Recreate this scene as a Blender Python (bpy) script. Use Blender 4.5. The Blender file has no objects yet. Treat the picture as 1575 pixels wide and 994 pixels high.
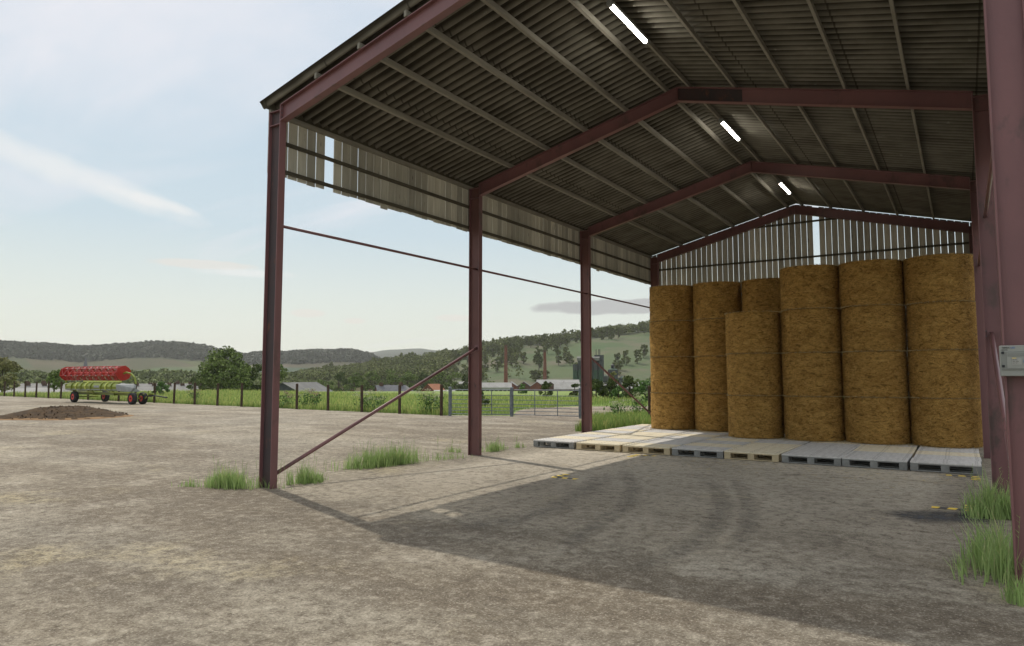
import bpy, math, random
import numpy as np
from mathutils import Vector, Matrix
R = math.radians
rnd = random.Random(7)
rng = np.random.default_rng(7)
scn = bpy.context.scene
COL = scn.collection

# ------------------------------------------------------------------ camera
CX, CY, CZ, PITCH, YAW, F = 9.738, -7.441, 1.8, 0.0782, 0.5769, 1066.0
cam_d = bpy.data.cameras.new('camera')
cam_d.sensor_width = 36; cam_d.lens = 36 * F / 1575; cam_d.clip_start = 0.05; cam_d.clip_end = 20000
cam = bpy.data.objects.new('camera', cam_d); COL.objects.link(cam)
cam.location = (CX, CY, CZ); cam.rotation_euler = (math.pi / 2 + PITCH, 0, YAW)
scn.camera = cam

# ------------------------------------------------------------------ sun, sky, exposure
SUN = Vector((-0.67, 0.235, 1.0)).normalized()
SUN_EL = math.asin(SUN.z); SUN_ROT = math.atan2(SUN.x, SUN.y)
sd = bpy.data.lights.new('sun', 'SUN'); sd.energy = 2.05; sd.angle = R(0.6); sd.color = (1.0, 0.93, 0.82)
so = bpy.data.objects.new('sun', sd); COL.objects.link(so)
so.rotation_euler = (-SUN).to_track_quat('-Z', 'Y').to_euler()
w = bpy.data.worlds.new('World'); scn.world = w; w.use_nodes = True
nt = w.node_tree; N = nt.nodes; L = nt.links; N.clear()
def nd(tree, t, **k):
    n = tree.nodes.new(t)
    for a, b in k.items():
        if a.startswith('i_'): n.inputs[a[2:].replace('_', ' ')].default_value = b
        elif a.startswith('n_'): n.inputs[int(a[2:])].default_value = b
        else: setattr(n, a, b)
    return n
def mth(tree, op, a, b=None, clamp=False):
    n = tree.nodes.new('ShaderNodeMath'); n.operation = op; n.use_clamp = clamp
    for i, v in enumerate((a, b)):
        if v is None: continue
        if isinstance(v, (int, float)): n.inputs[i].default_value = v
        else: tree.links.new(v, n.inputs[i])
    return n.outputs[0]
def ramp(tree, fac, stops):
    n = tree.nodes.new('ShaderNodeValToRGB'); e = n.color_ramp.elements
    while len(e) < len(stops): e.new(0.5)
    for i, (p, c) in enumerate(stops):
        e[i].position = p
        e[i].color = (c, c, c, 1) if isinstance(c, (int, float)) else (*c, 1)
    tree.links.new(fac, n.inputs[0]); return n.outputs[0]
def mix(tree, fac, a, b, blend='MIX'):
    n = tree.nodes.new('ShaderNodeMix'); n.data_type = 'RGBA'; n.blend_type = blend
    for i, v in ((0, fac), (6, a), (7, b)):
        if isinstance(v, (int, float)): n.inputs[i].default_value = v
        elif isinstance(v, tuple): n.inputs[i].default_value = (*v, 1)
        else: tree.links.new(v, n.inputs[i])
    return n.outputs[2]
sky = nd(nt, 'ShaderNodeTexSky', sky_type='NISHITA', sun_disc=False, sun_elevation=SUN_EL, sun_rotation=SUN_ROT,
         altitude=100.0, air_density=1.0, dust_density=2.0, ozone_density=1.0)
tc = nd(nt, 'ShaderNodeTexCoord')
sep = nd(nt, 'ShaderNodeSeparateXYZ'); L.new(tc.outputs['Generated'], sep.inputs[0])
zc = mth(nt, 'MAXIMUM', sep.outputs[2], 0.0); zp = mth(nt, 'ADD', zc, 0.12)
cmb = nd(nt, 'ShaderNodeCombineXYZ')
L.new(mth(nt, 'DIVIDE', sep.outputs[0], zp), cmb.inputs[0]); L.new(mth(nt, 'DIVIDE', sep.outputs[1], zp), cmb.inputs[1])
mp = nd(nt, 'ShaderNodeMapping'); mp.inputs['Rotation'].default_value = (0, 0, R(-25)); mp.inputs['Scale'].default_value = (0.45, 1.15, 1)
mp.inputs['Location'].default_value = (0.3, 0.4, 0)
L.new(cmb.outputs[0], mp.inputs[0])
n1 = nd(nt, 'ShaderNodeTexNoise', i_Scale=1.0, i_Detail=7.0, i_Roughness=0.55, i_Distortion=0.5); L.new(mp.outputs[0], n1.inputs['Vector'])
cl = ramp(nt, mth(nt, 'ADD', n1.outputs['Fac'], mth(nt, 'MULTIPLY', mth(nt, 'SUBTRACT', zc, 0.30), 0.55)), [(0.47, 0.0), (0.60, 0.8), (0.75, 1.0)])
n1b = nd(nt, 'ShaderNodeTexNoise', i_Scale=4.5, i_Detail=6.0, i_Roughness=0.6); L.new(mp.outputs[0], n1b.inputs['Vector'])
cl = mth(nt, 'MULTIPLY', cl, ramp(nt, n1b.outputs['Fac'], [(0.25, 0.55), (0.65, 1.0)]))
# pale haze near the horizon, creamy
hz = ramp(nt, zc, [(0.0, 0.92), (0.12, 0.6), (0.3, 0.25), (1.0, 0.1)])
skyh = mix(nt, hz, sky.outputs[0], (7.6, 7.8, 7.2))
zen = ramp(nt, zc, [(0.0, (8.9, 8.9, 7.5)), (0.10, (7.7, 8.3, 7.7)), (0.20, (5.9, 7.2, 7.9)), (0.5, (5.3, 6.7, 8.0)), (0.60, (14.0, 13.4, 12.3)), (1.0, (18.5, 17.2, 15.2))])  # unseen overhead sky raised far above the rest, added fill for the shaded floor
skyh = mix(nt, 0.8, skyh, zen)
# one long grey cloud low over the hills: an ellipse in azimuth / height
az = mth(nt, 'ARCTAN2', sep.outputs[0], sep.outputs[1])
nw = nd(nt, 'ShaderNodeTexNoise', i_Scale=26.0, i_Detail=7.0); L.new(tc.outputs['Generated'], nw.inputs['Vector'])
wob = mth(nt, 'MULTIPLY', mth(nt, 'SUBTRACT', nw.outputs['Fac'], 0.5), 1.5)
def puff(a0, aw, z0, zw, tilt=0.0, lo=0.55, hi=1.0):
    da = mth(nt, 'DIVIDE', mth(nt, 'SUBTRACT', az, a0), aw); dz = mth(nt, 'DIVIDE', mth(nt, 'SUBTRACT', mth(nt, 'SUBTRACT', sep.outputs[2], z0), mth(nt, 'MULTIPLY', mth(nt, 'SUBTRACT', az, a0), tilt)), zw)
    rr = mth(nt, 'ADD', mth(nt, 'ADD', mth(nt, 'POWER', mth(nt, 'ABSOLUTE', da), 2.0), mth(nt, 'POWER', mth(nt, 'ABSOLUTE', dz), 2.0)), wob)
    return ramp(nt, rr, [(lo, 1.0), (hi, 0.0)])
base = mix(nt, cl, skyh, (8.3, 8.3, 8.8))
pg_ = puff(-0.43, 0.12, 0.1, 0.012)
base = mix(nt, mth(nt, 'MULTIPLY', pg_, 0.85), base, (4.6, 4.6, 4.65))
for a0, aw, z0, zw in ((-0.865, 0.025, 0.0885, 0.006), (-0.80, 0.017, 0.079, 0.005), (-0.66, 0.03, 0.085, 0.005), (-1.0, 0.07, 0.148, 0.007)):
    base = mix(nt, mth(nt, 'MULTIPLY', puff(a0, aw, z0, zw), 0.6), base, (8.2, 7.7, 7.1))
for a0, aw, z0, zw, tl in ((-1.15, 0.16, 0.243, 0.020, -.27), (-1.06, 0.06, 0.222, 0.008, -.2), (-0.95, 0.07, 0.140, 0.006, 0.0)):
    base = mix(nt, mth(nt, 'MULTIPLY', puff(a0, aw, z0, zw, tl, -0.3, 1.0), 0.6), base, (8.8, 8.8, 8.7))
bg = nd(nt, 'ShaderNodeBackground', i_Strength=0.082); L.new(base, bg.inputs[0])
wo = nd(nt, 'ShaderNodeOutputWorld'); L.new(bg.outputs[0], wo.inputs[0])
vs = scn.view_settings
vs.view_transform = 'Standard'; vs.look = 'None'; vs.gamma = 1; vs.use_curve_mapping = False
vs.exposure = 0.32
scn.render.engine = 'CYCLES'
scn.cycles.volume_bounces = 0; scn.cycles.max_bounces = 8; scn.cycles.diffuse_bounces = 4

# ------------------------------------------------------------------ rays of the survey: a bearing u and height v seen from the yard
def ray(u, v):
    a = (u - 787.5) / F; b = -(v - 497) / F
    y = math.cos(PITCH) - b * math.sin(PITCH); z = math.sin(PITCH) + b * math.cos(PITCH)
    return (a * math.cos(YAW) - y * math.sin(YAW), a * math.sin(YAW) + y * math.cos(YAW), z)
def at(u, v, D):
    d = ray(u, v); t = D / math.hypot(d[0], d[1]); return (CX + t * d[0], CY + t * d[1], CZ + t * d[2])
def gp(u, v, z=0.0):
    d = ray(u, v); t = (z - CZ) / d[2]; return (CX + t * d[0], CY + t * d[1], z)
def ter(x, y):          # height of the land
    D = math.hypot(x - CX, y - CY)
    t = min(max((D - 88) / 105, 0), 1); return -6.0 * t * t * (3 - 2 * t)

# ------------------------------------------------------------------ materials
def mat(name, col, rough=0.7, metal=0.0, spec=0.5):
    m = bpy.data.materials.new(name); m.use_nodes = True
    b = m.node_tree.nodes['Principled BSDF']
    b.inputs['Base Color'].default_value = (*col, 1); b.inputs['Roughness'].default_value = rough
    b.inputs['Metallic'].default_value = metal; b.inputs['Specular IOR Level'].default_value = spec
    return m
def noisy(name, c1, c2, scale=4.0, rough=0.8, bump=0.0, bscale=None, stretch=(1, 1, 1), detail=6.0, lo=0.35, hi=0.65,
          coord='Object', third=None, spec=0.3, metal=0.0, island=0.0, dist=0.02):
    m = mat(name, c1, rough, metal, spec); t = m.node_tree; b = t.nodes['Principled BSDF']
    tcn = t.nodes.new('ShaderNodeTexCoord'); mpn = t.nodes.new('ShaderNodeMapping'); mpn.inputs['Scale'].default_value = stretch
    if coord == 'World':
        g = t.nodes.new('ShaderNodeNewGeometry'); t.links.new(g.outputs['Position'], mpn.inputs[0])
    else: t.links.new(tcn.outputs[coord], mpn.inputs[0])
    n = nd(t, 'ShaderNodeTexNoise', i_Scale=scale, i_Detail=detail, i_Roughness=0.6); t.links.new(mpn.outputs[0], n.inputs['Vector'])
    c = mix(t, ramp(t, n.outputs['Fac'], [(lo, 0.0), (hi, 1.0)]), c1, c2)
    if third:
        n3 = nd(t, 'ShaderNodeTexNoise', i_Scale=scale * third[1], i_Detail=5.0, i_Roughness=0.65); t.links.new(mpn.outputs[0], n3.inputs['Vector'])
        c = mix(t, ramp(t, n3.outputs['Fac'], [(third[2], 0.0), (third[3], 1.0)]), c, third[0])
    if island:
        g = t.nodes.new('ShaderNodeNewGeometry')
        hsv = t.nodes.new('ShaderNodeHueSaturation'); t.links.new(c, hsv.inputs['Color'])
        t.links.new(mth(t, 'ADD', mth(t, 'MULTIPLY', g.outputs['Random Per Island'], island), 1 - island / 2), hsv.inputs['Value']); c = hsv.outputs[0]
    t.links.new(c, b.inputs['Base Color'])
    if bump:
        nb = nd(t, 'ShaderNodeTexNoise', i_Scale=bscale or scale * 4, i_Detail=5.0, i_Roughness=0.65); t.links.new(mpn.outputs[0], nb.inputs['Vector'])
        bp = nd(t, 'ShaderNodeBump', i_Strength=bump, i_Distance=dist); t.links.new(nb.outputs['Fac'], bp.inputs['Height']); t.links.new(bp.outputs[0], b.inputs['Normal'])
    return m
M = {}
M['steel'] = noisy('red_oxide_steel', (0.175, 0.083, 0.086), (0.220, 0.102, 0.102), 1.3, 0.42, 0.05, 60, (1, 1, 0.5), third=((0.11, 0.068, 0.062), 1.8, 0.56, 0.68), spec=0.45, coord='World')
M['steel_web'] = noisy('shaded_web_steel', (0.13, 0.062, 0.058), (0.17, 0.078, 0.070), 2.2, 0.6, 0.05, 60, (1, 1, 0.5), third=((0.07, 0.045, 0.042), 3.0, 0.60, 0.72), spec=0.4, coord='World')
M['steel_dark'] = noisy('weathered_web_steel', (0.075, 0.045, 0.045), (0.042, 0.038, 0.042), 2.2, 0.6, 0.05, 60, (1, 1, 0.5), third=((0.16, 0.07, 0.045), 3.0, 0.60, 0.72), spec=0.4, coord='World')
M['board'] = noisy('weathered_boards', (0.42, 0.40, 0.34), (0.54, 0.52, 0.45), 1.6, 0.85, 0.15, 25, (6, 6, 0.6), third=((0.13, 0.12, 0.10), 2.0, 0.62, 0.70), coord='World', island=0.55)
M['timber'] = noisy('grey_timber', (0.30, 0.285, 0.24), (0.22, 0.205, 0.17), 3, 0.85, 0.1, 25, (4, 0.5, 4), coord='World')
M['timber_dark'] = noisy('dark_timber_rail', (0.11, 0.10, 0.075), (0.07, 0.062, 0.045), 3, 0.85, 0.1, 25, (4, 0.5, 4), coord='World')
M['sheet'] = noisy('fibre_cement_sheet', (0.225, 0.212, 0.175), (0.125, 0.117, 0.092), 1.1, 0.85, 0.2, 14, (1.2, 1.6, 1), third=((0.36, 0.35, 0.31), 3.0, 0.68, 0.78), coord='World', lo=0.3, hi=0.7)
M['post'] = noisy('creosote_post', (0.045, 0.028, 0.018), (0.075, 0.05, 0.034), 6, 0.85, 0.2, 30, (3, 3, 0.5))
M['galv'] = noisy('galvanised_steel', (0.11, 0.13, 0.15), (0.20, 0.22, 0.24), 8, 0.5, 0.0, metal=0.5)
M['wire'] = mat('fence_wire', (0.12, 0.12, 0.11), 0.6, 0.6)
M['yellow'] = noisy('yellow_paint', (0.95, 0.72, 0.10), (0.88, 0.62, 0.10), 14, 0.6)
M['black'] = noisy('black_paint', (0.05, 0.05, 0.055), (0.09, 0.09, 0.09), 14, 0.6)
M['cream_wood'] = noisy('pale_new_pallet_wood', (0.80, 0.70, 0.50), (0.88, 0.80, 0.62), 3, 0.8, 0.1, 40, (8, 0.8, 1), coord='Object', third=((0.52, 0.42, 0.28), 3.0, 0.62, 0.72))
M['grey_wood'] = noisy('weathered_grey_pallet_wood', (0.62, 0.60, 0.57), (0.74, 0.72, 0.69), 3, 0.8, 0.1, 40, (8, 0.8, 1), coord='Object', third=((0.28, 0.27, 0.26), 3.0, 0.62, 0.72))
M['cream_block'] = noisy('pale_pallet_blocks', (0.58, 0.48, 0.31), (0.48, 0.39, 0.25), 6, 0.85)
M['grey_block'] = noisy('grey_pallet_blocks', (0.22, 0.22, 0.21), (0.30, 0.30, 0.29), 6, 0.85)
M['nail'] = mat('nail_head', (0.10, 0.085, 0.07), 0.7)
M['lime'] = noisy('lime_green_paint', (0.22, 0.27, 0.025), (0.17, 0.21, 0.02), 2, 0.4, spec=0.5)
M['lime_pale'] = noisy('pale_lime_paint', (0.50, 0.55, 0.12), (0.42, 0.48, 0.1), 2, 0.4)
M['red'] = noisy('red_reel_paint', (0.42, 0.022, 0.014), (0.32, 0.018, 0.012), 2, 0.45)
M['red_bright'] = noisy('bright_red_paint', (0.62, 0.035, 0.02), (0.5, 0.03, 0.018), 2, 0.4)
M['tyre'] = noisy('tyre_rubber', (0.018, 0.018, 0.020), (0.03, 0.03, 0.03), 8, 0.8)
M['pale_metal'] = noisy('pale_grey_panel', (0.25, 0.265, 0.265), (0.31, 0.33, 0.33), 3, 0.5)
M['dark_metal'] = mat('dark_metal', (0.03, 0.032, 0.036), 0.5, 0.5)
M['brick'] = noisy('red_brick', (0.20, 0.075, 0.045), (0.13, 0.06, 0.045), 1.2, 0.9)
M['brick_dark'] = noisy('sooty_brick', (0.09, 0.055, 0.045), (0.13, 0.075, 0.055), 1.2, 0.9)
M['slate'] = noisy('slate_roof', (0.09, 0.095, 0.11), (0.13, 0.135, 0.15), 1.2, 0.7)
M['roof_pale'] = noisy('pale_sheet_roof', (0.29, 0.29, 0.28), (0.21, 0.21, 0.20), 0.4, 0.7, third=((0.25, 0.24, 0.22), 3, 0.55, 0.7))
M['roof_grey'] = noisy('grey_sheet_roof', (0.13, 0.13, 0.125), (0.18, 0.18, 0.17), 0.4, 0.7)
M['terracotta'] = noisy('terracotta_tiles', (0.36, 0.16, 0.09), (0.28, 0.12, 0.07), 1, 0.85)
M['wall_dark'] = noisy('dark_sheet_wall', (0.045, 0.05, 0.06), (0.07, 0.075, 0.085), 1, 0.7)
M['wall_pale'] = noisy('pale_wall', (0.42, 0.42, 0.39), (0.34, 0.34, 0.31), 0.8, 0.85)
M['silo'] = noisy('grey_silo_metal', (0.030, 0.036, 0.038), (0.055, 0.062, 0.064), 0.4, 0.6)
M['silo_green'] = noisy('green_silo_band', (0.022, 0.055, 0.032), (0.03, 0.07, 0.042), 0.4, 0.6)
M['glass'] = mat('dark_window_glass', (0.02, 0.025, 0.03), 0.15)
M['bark'] = noisy('bark', (0.07, 0.05, 0.035), (0.11, 0.085, 0.06), 5, 0.9)
M['box'] = noisy('grey_plastic_housing', (0.33, 0.34, 0.31), (0.29, 0.30, 0.27), 4, 0.5)
M['box_dark'] = noisy('grey_plastic_recess', (0.24, 0.25, 0.23), (0.21, 0.22, 0.2), 4, 0.5)
M['ink'] = mat('black_ink', (0.02, 0.02, 0.02), 0.6); M['ink_blue'] = mat('blue_ink', (0.05, 0.16, 0.42), 0.6)
M['white'] = mat('white_plastic', (0.75, 0.75, 0.73), 0.4)
def paint_trough_shade(m):
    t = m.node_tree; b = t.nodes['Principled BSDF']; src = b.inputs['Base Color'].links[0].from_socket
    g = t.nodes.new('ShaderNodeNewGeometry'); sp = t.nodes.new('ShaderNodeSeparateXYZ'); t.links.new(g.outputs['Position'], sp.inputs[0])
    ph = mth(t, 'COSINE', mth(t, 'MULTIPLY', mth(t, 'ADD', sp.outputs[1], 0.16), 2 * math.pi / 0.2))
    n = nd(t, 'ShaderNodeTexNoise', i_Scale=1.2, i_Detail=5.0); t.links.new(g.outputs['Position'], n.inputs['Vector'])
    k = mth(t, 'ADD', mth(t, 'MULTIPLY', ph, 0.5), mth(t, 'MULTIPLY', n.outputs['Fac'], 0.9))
    c = mix(t, ramp(t, k, [(0.10, 0.0), (0.62, 0.93)]), src, (0.026, 0.021, 0.013))  # shade of the corrugation troughs painted into the sheet colour, broken by noise
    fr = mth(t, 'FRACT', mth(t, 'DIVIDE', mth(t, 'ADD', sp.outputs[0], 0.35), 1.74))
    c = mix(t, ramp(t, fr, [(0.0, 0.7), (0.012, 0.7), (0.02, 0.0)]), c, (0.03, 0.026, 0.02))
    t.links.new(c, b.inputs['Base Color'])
paint_trough_shade(M['sheet'])
def leafmat(name, c1, c2, island=0.7, sc=0.6):
    m = noisy(name, c1, c2, sc, 0.7, coord='World', island=island, spec=0.2)
    return m
M['leaf_dark'] = leafmat('dark_foliage', (0.055, 0.085, 0.022), (0.10, 0.13, 0.038), 0.9)
M['leaf_mid'] = leafmat('mid_foliage', (0.10, 0.15, 0.038), (0.18, 0.23, 0.07), 0.9)
M['leaf_olive'] = leafmat('olive_foliage', (0.17, 0.18, 0.065), (0.27, 0.26, 0.12), 0.9)
M['leaf_hill'] = leafmat('hill_foliage', (0.095, 0.118, 0.030), (0.155, 0.175, 0.052), 0.9, 0.05)
M['leaf_bright'] = leafmat('bright_foliage', (0.09, 0.17, 0.045), (0.14, 0.22, 0.07), 0.8)
M['woodland'] = leafmat('woodland_canopy', (0.12, 0.155, 0.045), (0.18, 0.21, 0.07), 0.5, 0.03)
M['woodland_dark'] = leafmat('ridge_canopy', (0.035, 0.045, 0.022), (0.05, 0.06, 0.03), 0.5, 0.02)

def emis(name, c, s):
    m = mat(name, c, 0.4); b = m.node_tree.nodes['Principled BSDF']
    b.inputs['Emission Color'].default_value = (*c, 1); b.inputs['Emission Strength'].default_value = s; return m
M['lamp'] = emis('lit_diffuser', (1.0, 0.95, 0.84), 34.0)

# grass: green with yellow seed tips, by a colour attribute of the plant itself
def grassmat(name, c1, c2, tip):
    m = mat(name, c1, 0.75, spec=0.2); t = m.node_tree; b = t.nodes['Principled BSDF']
    g = t.nodes.new('ShaderNodeNewGeometry')
    n = nd(t, 'ShaderNodeTexNoise', i_Scale=0.6, i_Detail=4.0); t.links.new(g.outputs['Position'], n.inputs['Vector'])
    c = mix(t, ramp(t, n.outputs['Fac'], [(0.35, 0.0), (0.65, 1.0)]), c1, c2)
    a = t.nodes.new('ShaderNodeAttribute'); a.attribute_name = 'tip'
    c = mix(t, a.outputs['Fac'], c, tip)
    hsv = t.nodes.new('ShaderNodeHueSaturation'); t.links.new(c, hsv.inputs['Color'])
    t.links.new(mth(t, 'ADD', mth(t, 'MULTIPLY', g.outputs['Random Per Island'], 0.5), 0.75), hsv.inputs['Value'])
    t.links.new(hsv.outputs[0], b.inputs['Base Color'])
    tr = nd(t, 'ShaderNodeBsdfTranslucent'); t.links.new(hsv.outputs[0], tr.inputs[0])
    ms = nd(t, 'ShaderNodeMixShader', n_0=0.35); t.links.new(b.outputs[0], ms.inputs[1]); t.links.new(tr.outputs[0], ms.inputs[2])
    t.links.new(ms.outputs[0], t.nodes['Material Output'].inputs[0]); return m
M['grass'] = grassmat('field_grass', (0.20, 0.30, 0.08), (0.26, 0.35, 0.10), (0.58, 0.55, 0.20))
M['tuft'] = grassmat('tuft_grass', (0.31, 0.44, 0.155), (0.37, 0.49, 0.19), (0.60, 0.54, 0.30))

# concrete yard
def yardmat(name, warm, grey, slab=False):
    m = mat(name, warm, 0.9, spec=0.25); t = m.node_tree; b = t.nodes['Principled BSDF']
    g = t.nodes.new('ShaderNodeNewGeometry')
    def ns(sc, det, ro=0.6, stretch=(1, 1, 1), rot=0.0, loc=(0, 0, 0)):
        q = t.nodes.new('ShaderNodeMapping'); q.inputs['Scale'].default_value = stretch; q.inputs['Rotation'].default_value = (0, 0, rot); q.inputs['Location'].default_value = loc
        t.links.new(g.outputs['Position'], q.inputs[0])
        n = nd(t, 'ShaderNodeTexNoise', i_Scale=sc, i_Detail=det, i_Roughness=ro); t.links.new(q.outputs[0], n.inputs['Vector']); return n.outputs['Fac']
    big = ns(0.16, 6, .6); med = ns(0.62, 9, 0.72); fine = ns(7, 9, 0.8); grit = ns(48, 4, 0.8); strk = ns(0.20, 8, 0.7, (0.35, 1.4, 1), 0.35)
    c = mix(t, ramp(t, big, [(0.40, 0.0), (0.60, 1.0)]), warm, grey)
    c = mix(t, ramp(t, strk, [(0.45, 0.0), (0.58, 0.8 if not slab else .25)]), c, (0.150, 0.120, 0.082))      # trodden dirt
    c = mix(t, ramp(t, med, [(0.48, 0.0), (0.62, 0.6 if not slab else .28)]), c, (0.125, 0.105, 0.078))
    c = mix(t, ramp(t, med, [(0.36, 0.55), (0.47, 0.0)]), c, (0.46, 0.42, 0.34))
    yl = ns(0.30, 7, 0.65, (1, 1, 1), 0, (7.3, 2.1, 0))
    c = mix(t, mth(t, 'MULTIPLY', ramp(t, yl, [(0.57, 0.0), (0.68, 0.65)]), ramp(t, fine, [(0.42, 0.1), (0.58, 1.0)])), c, (0.46, 0.39, 0.22))       # dried straw dust
    c = mix(t, ramp(t, fine, [(0.38, 0.85), (0.51, 0.0)]), c, (0.105 if not slab else .2, 0.085 if not slab else .17, 0.062 if not slab else .13))
    c = mix(t, ramp(t, fine, [(0.52, 0.0), (0.68, 0.6)]), c, (0.58, 0.53, 0.43))
    c = mix(t, ramp(t, grit, [(0.34, 0.8), (0.46, 0.0)]), c, (0.10, 0.07, 0.05))
    c = mix(t, ramp(t, grit, [(0.55, 0.0), (0.68, 0.65)]), c, (0.66, 0.60, 0.49))
    v = nd(t, 'ShaderNodeTexVoronoi', i_Scale=0.9); q = t.nodes.new('ShaderNodeVectorMath'); q.operation = 'ADD'
    n = nd(t, 'ShaderNodeTexNoise', i_Scale=3.0, i_Detail=3.0); t.links.new(g.outputs['Position'], n.inputs['Vector'])
    t.links.new(g.outputs['Position'], q.inputs[0]); t.links.new(n.outputs['Color'], q.inputs[1]); t.links.new(q.outputs[0], v.inputs['Vector'])
    c = mix(t, mth(t, 'MULTIPLY', ramp(t, v.outputs['Distance'], [(0.02, 0.9), (0.08, 0.0)]), ramp(t, med, [(0.45, 0.0), (0.6, 1.0)])), c, (0.06, 0.045, 0.035))  # small dark spots
    t.links.new(c, b.inputs['Base Color'])
    hgt = mth(t, 'ADD', mth(t, 'MULTIPLY', fine, 0.7), mth(t, 'MULTIPLY', grit, 0.35))
    bp = nd(t, 'ShaderNodeBump', i_Strength=0.7, i_Distance=0.04); t.links.new(hgt, bp.inputs['Height']); t.links.new(bp.outputs[0], b.inputs['Normal'])
    return m
M['yard'] = yardmat('worn_yard_concrete', (0.335, 0.295, 0.220), (0.295, 0.268, 0.212))
M['slab'] = yardmat('worn_floor_concrete', (0.68, 0.61, 0.49), (0.62, 0.555, 0.45), True)  # floor colour paled to lift the shade under the roof
M['track'] = yardmat('dirt_track', (0.30, 0.25, 0.19), (0.24, 0.20, 0.155))

# ------------------------------------------------------------------ mesh helpers
class MB:
    def __init__(s): s.v = []; s.f = []
    def add(s, vs, fs):
        o = len(s.v); s.v += [tuple(p) for p in vs]; s.f += [tuple(i + o for i in f) for f in fs]; return s
    def box(s, x0, x1, y0, y1, z0, z1):
        return s.add([(x0, y0, z0), (x1, y0, z0), (x1, y1, z0), (x0, y1, z0), (x0, y0, z1), (x1, y0, z1), (x1, y1, z1), (x0, y1, z1)],
                     [(0, 3, 2, 1), (4, 5, 6, 7), (0, 1, 5, 4), (1, 2, 6, 5), (2, 3, 7, 6), (3, 0, 4, 7)])
    def prism(s, prof, axis, a, b):          # prof: 2-D outline; axis 'x','y','z'
        def P(p, t): return {'x': (t, p[0], p[1]), 'y': (p[0], t, p[1]), 'z': (p[0], p[1], t)}[axis]
        n = len(prof); vs = [P(p, a) for p in prof] + [P(p, b) for p in prof]
        return s.add(vs, [tuple(range(n))[::-1], tuple(range(n, 2 * n))] + [(i, (i + 1) % n, n + (i + 1) % n, n + i) for i in range(n)])
    def tube(s, p, q, r, r2=None, n=8):
        p = Vector(p); q = Vector(q); r2 = r if r2 is None else r2
        d = (q - p).normalized(); a = d.orthogonal().normalized(); b = d.cross(a)
        vs = [p + (a * math.cos(2 * math.pi * i / n) + b * math.sin(2 * math.pi * i / n)) * r for i in range(n)]
        vs += [q + (a * math.cos(2 * math.pi * i / n) + b * math.sin(2 * math.pi * i / n)) * r2 for i in range(n)]
        return s.add(vs, [tuple(range(n))[::-1], tuple(range(n, 2 * n))] + [(i, (i + 1) % n, n + (i + 1) % n, n + i) for i in range(n)])
    def bar(s, p, q, w, h, up=(0, 0, 1)):    # rectangular bar from p to q
        p = Vector(p); q = Vector(q); d = (q - p).normalized(); a = d.cross(Vector(up)).normalized(); b = a.cross(d)
        vs = [c + a * i * w / 2 + b * j * h / 2 for c in (p, q) for i, j in ((-1, -1), (1, -1), (1, 1), (-1, 1))]
        return s.add(vs, [(0, 1, 2, 3), (7, 6, 5, 4), (0, 4, 5, 1), (1, 5, 6, 2), (2, 6, 7, 3), (3, 7, 4, 0)])
    def build(s, name, m, parent=None, smooth=False, bevel=0):
        me = bpy.data.meshes.new(name); me.from_pydata(s.v, [], s.f)
        import bmesh
        bm = bmesh.new(); bm.from_mesh(me); bmesh.ops.recalc_face_normals(bm, faces=bm.faces)
        bm.to_mesh(me); bm.free()
        me.materials.append(m)
        if smooth: me.polygons.foreach_set('use_smooth', [True] * len(me.polygons))
        o = bpy.data.objects.new(name, me); COL.objects.link(o)
        if parent: o.parent = parent
        if bevel:
            md = o.modifiers.new('bevel', 'BEVEL'); md.width = bevel; md.segments = 2; md.limit_method = 'ANGLE'
        return o
def tag(o, label=None, cat=None, group=None, kind=None):
    if label: o['label'] = label
    if cat: o['category'] = cat
    if group: o['group'] = group
    if kind: o['kind'] = kind
    return o
def empty(name, loc=(0, 0, 0), rz=0.0, label=None, cat=None, group=None):
    o = bpy.data.objects.new(name, None); COL.objects.link(o); o.empty_display_size = 0.2
    o.location = loc; o.rotation_euler = (0, 0, rz); return tag(o, label, cat, group)
def copy_tree(o, parent=None):
    c = o.copy(); COL.objects.link(c)
    if parent: c.parent = parent
    for ch in list(o.children): copy_tree(ch, c)
    return c
def np_mesh(name, verts, faces_n, loops, m, parent=None, tip=None, mats=None, midx=None, smooth=False):
    me = bpy.data.meshes.new(name); nf = len(loops) // faces_n
    me.vertices.add(len(verts)); me.vertices.foreach_set('co', np.asarray(verts, np.float32).ravel())
    me.loops.add(len(loops)); me.loops.foreach_set('vertex_index', np.asarray(loops, np.int32))
    me.polygons.add(nf); me.polygons.foreach_set('loop_start', np.arange(nf, dtype=np.int32) * faces_n)
    if tip is not None:
        a = me.attributes.new('tip', 'FLOAT', 'POINT'); a.data.foreach_set('value', np.asarray(tip, np.float32))
    me.materials.append(m)
    if smooth: me.polygons.foreach_set('use_smooth', [True] * nf)
    me.update(calc_edges=True); me.validate()
    o = bpy.data.objects.new(name, me); COL.objects.link(o)
    if parent: o.parent = parent
    return o
def leaves(name, C, S, m, parent=None, flat=0.0):       # C: centres (n,3), S: sizes (n)
    n = len(C); a = rng.normal(size=(n, 3)); a[:, 2] *= (1 - flat * .5); a /= np.linalg.norm(a, axis=1)[:, None]
    b = rng.normal(size=(n, 3)); b -= (b * a).sum(1)[:, None] * a; b /= np.linalg.norm(b, axis=1)[:, None]
    S = S[:, None]; w = rng.uniform(0.55, 1.0, (n, 1))
    c = np.cross(a, b) * S * 0.18
    V = np.stack([C - a * S, C - b * S * w + c, C + a * S, C + b * S * w + c], 1).reshape(-1, 3)
    return np_mesh(name, V, 4, np.arange(4 * n), m, parent)
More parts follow.
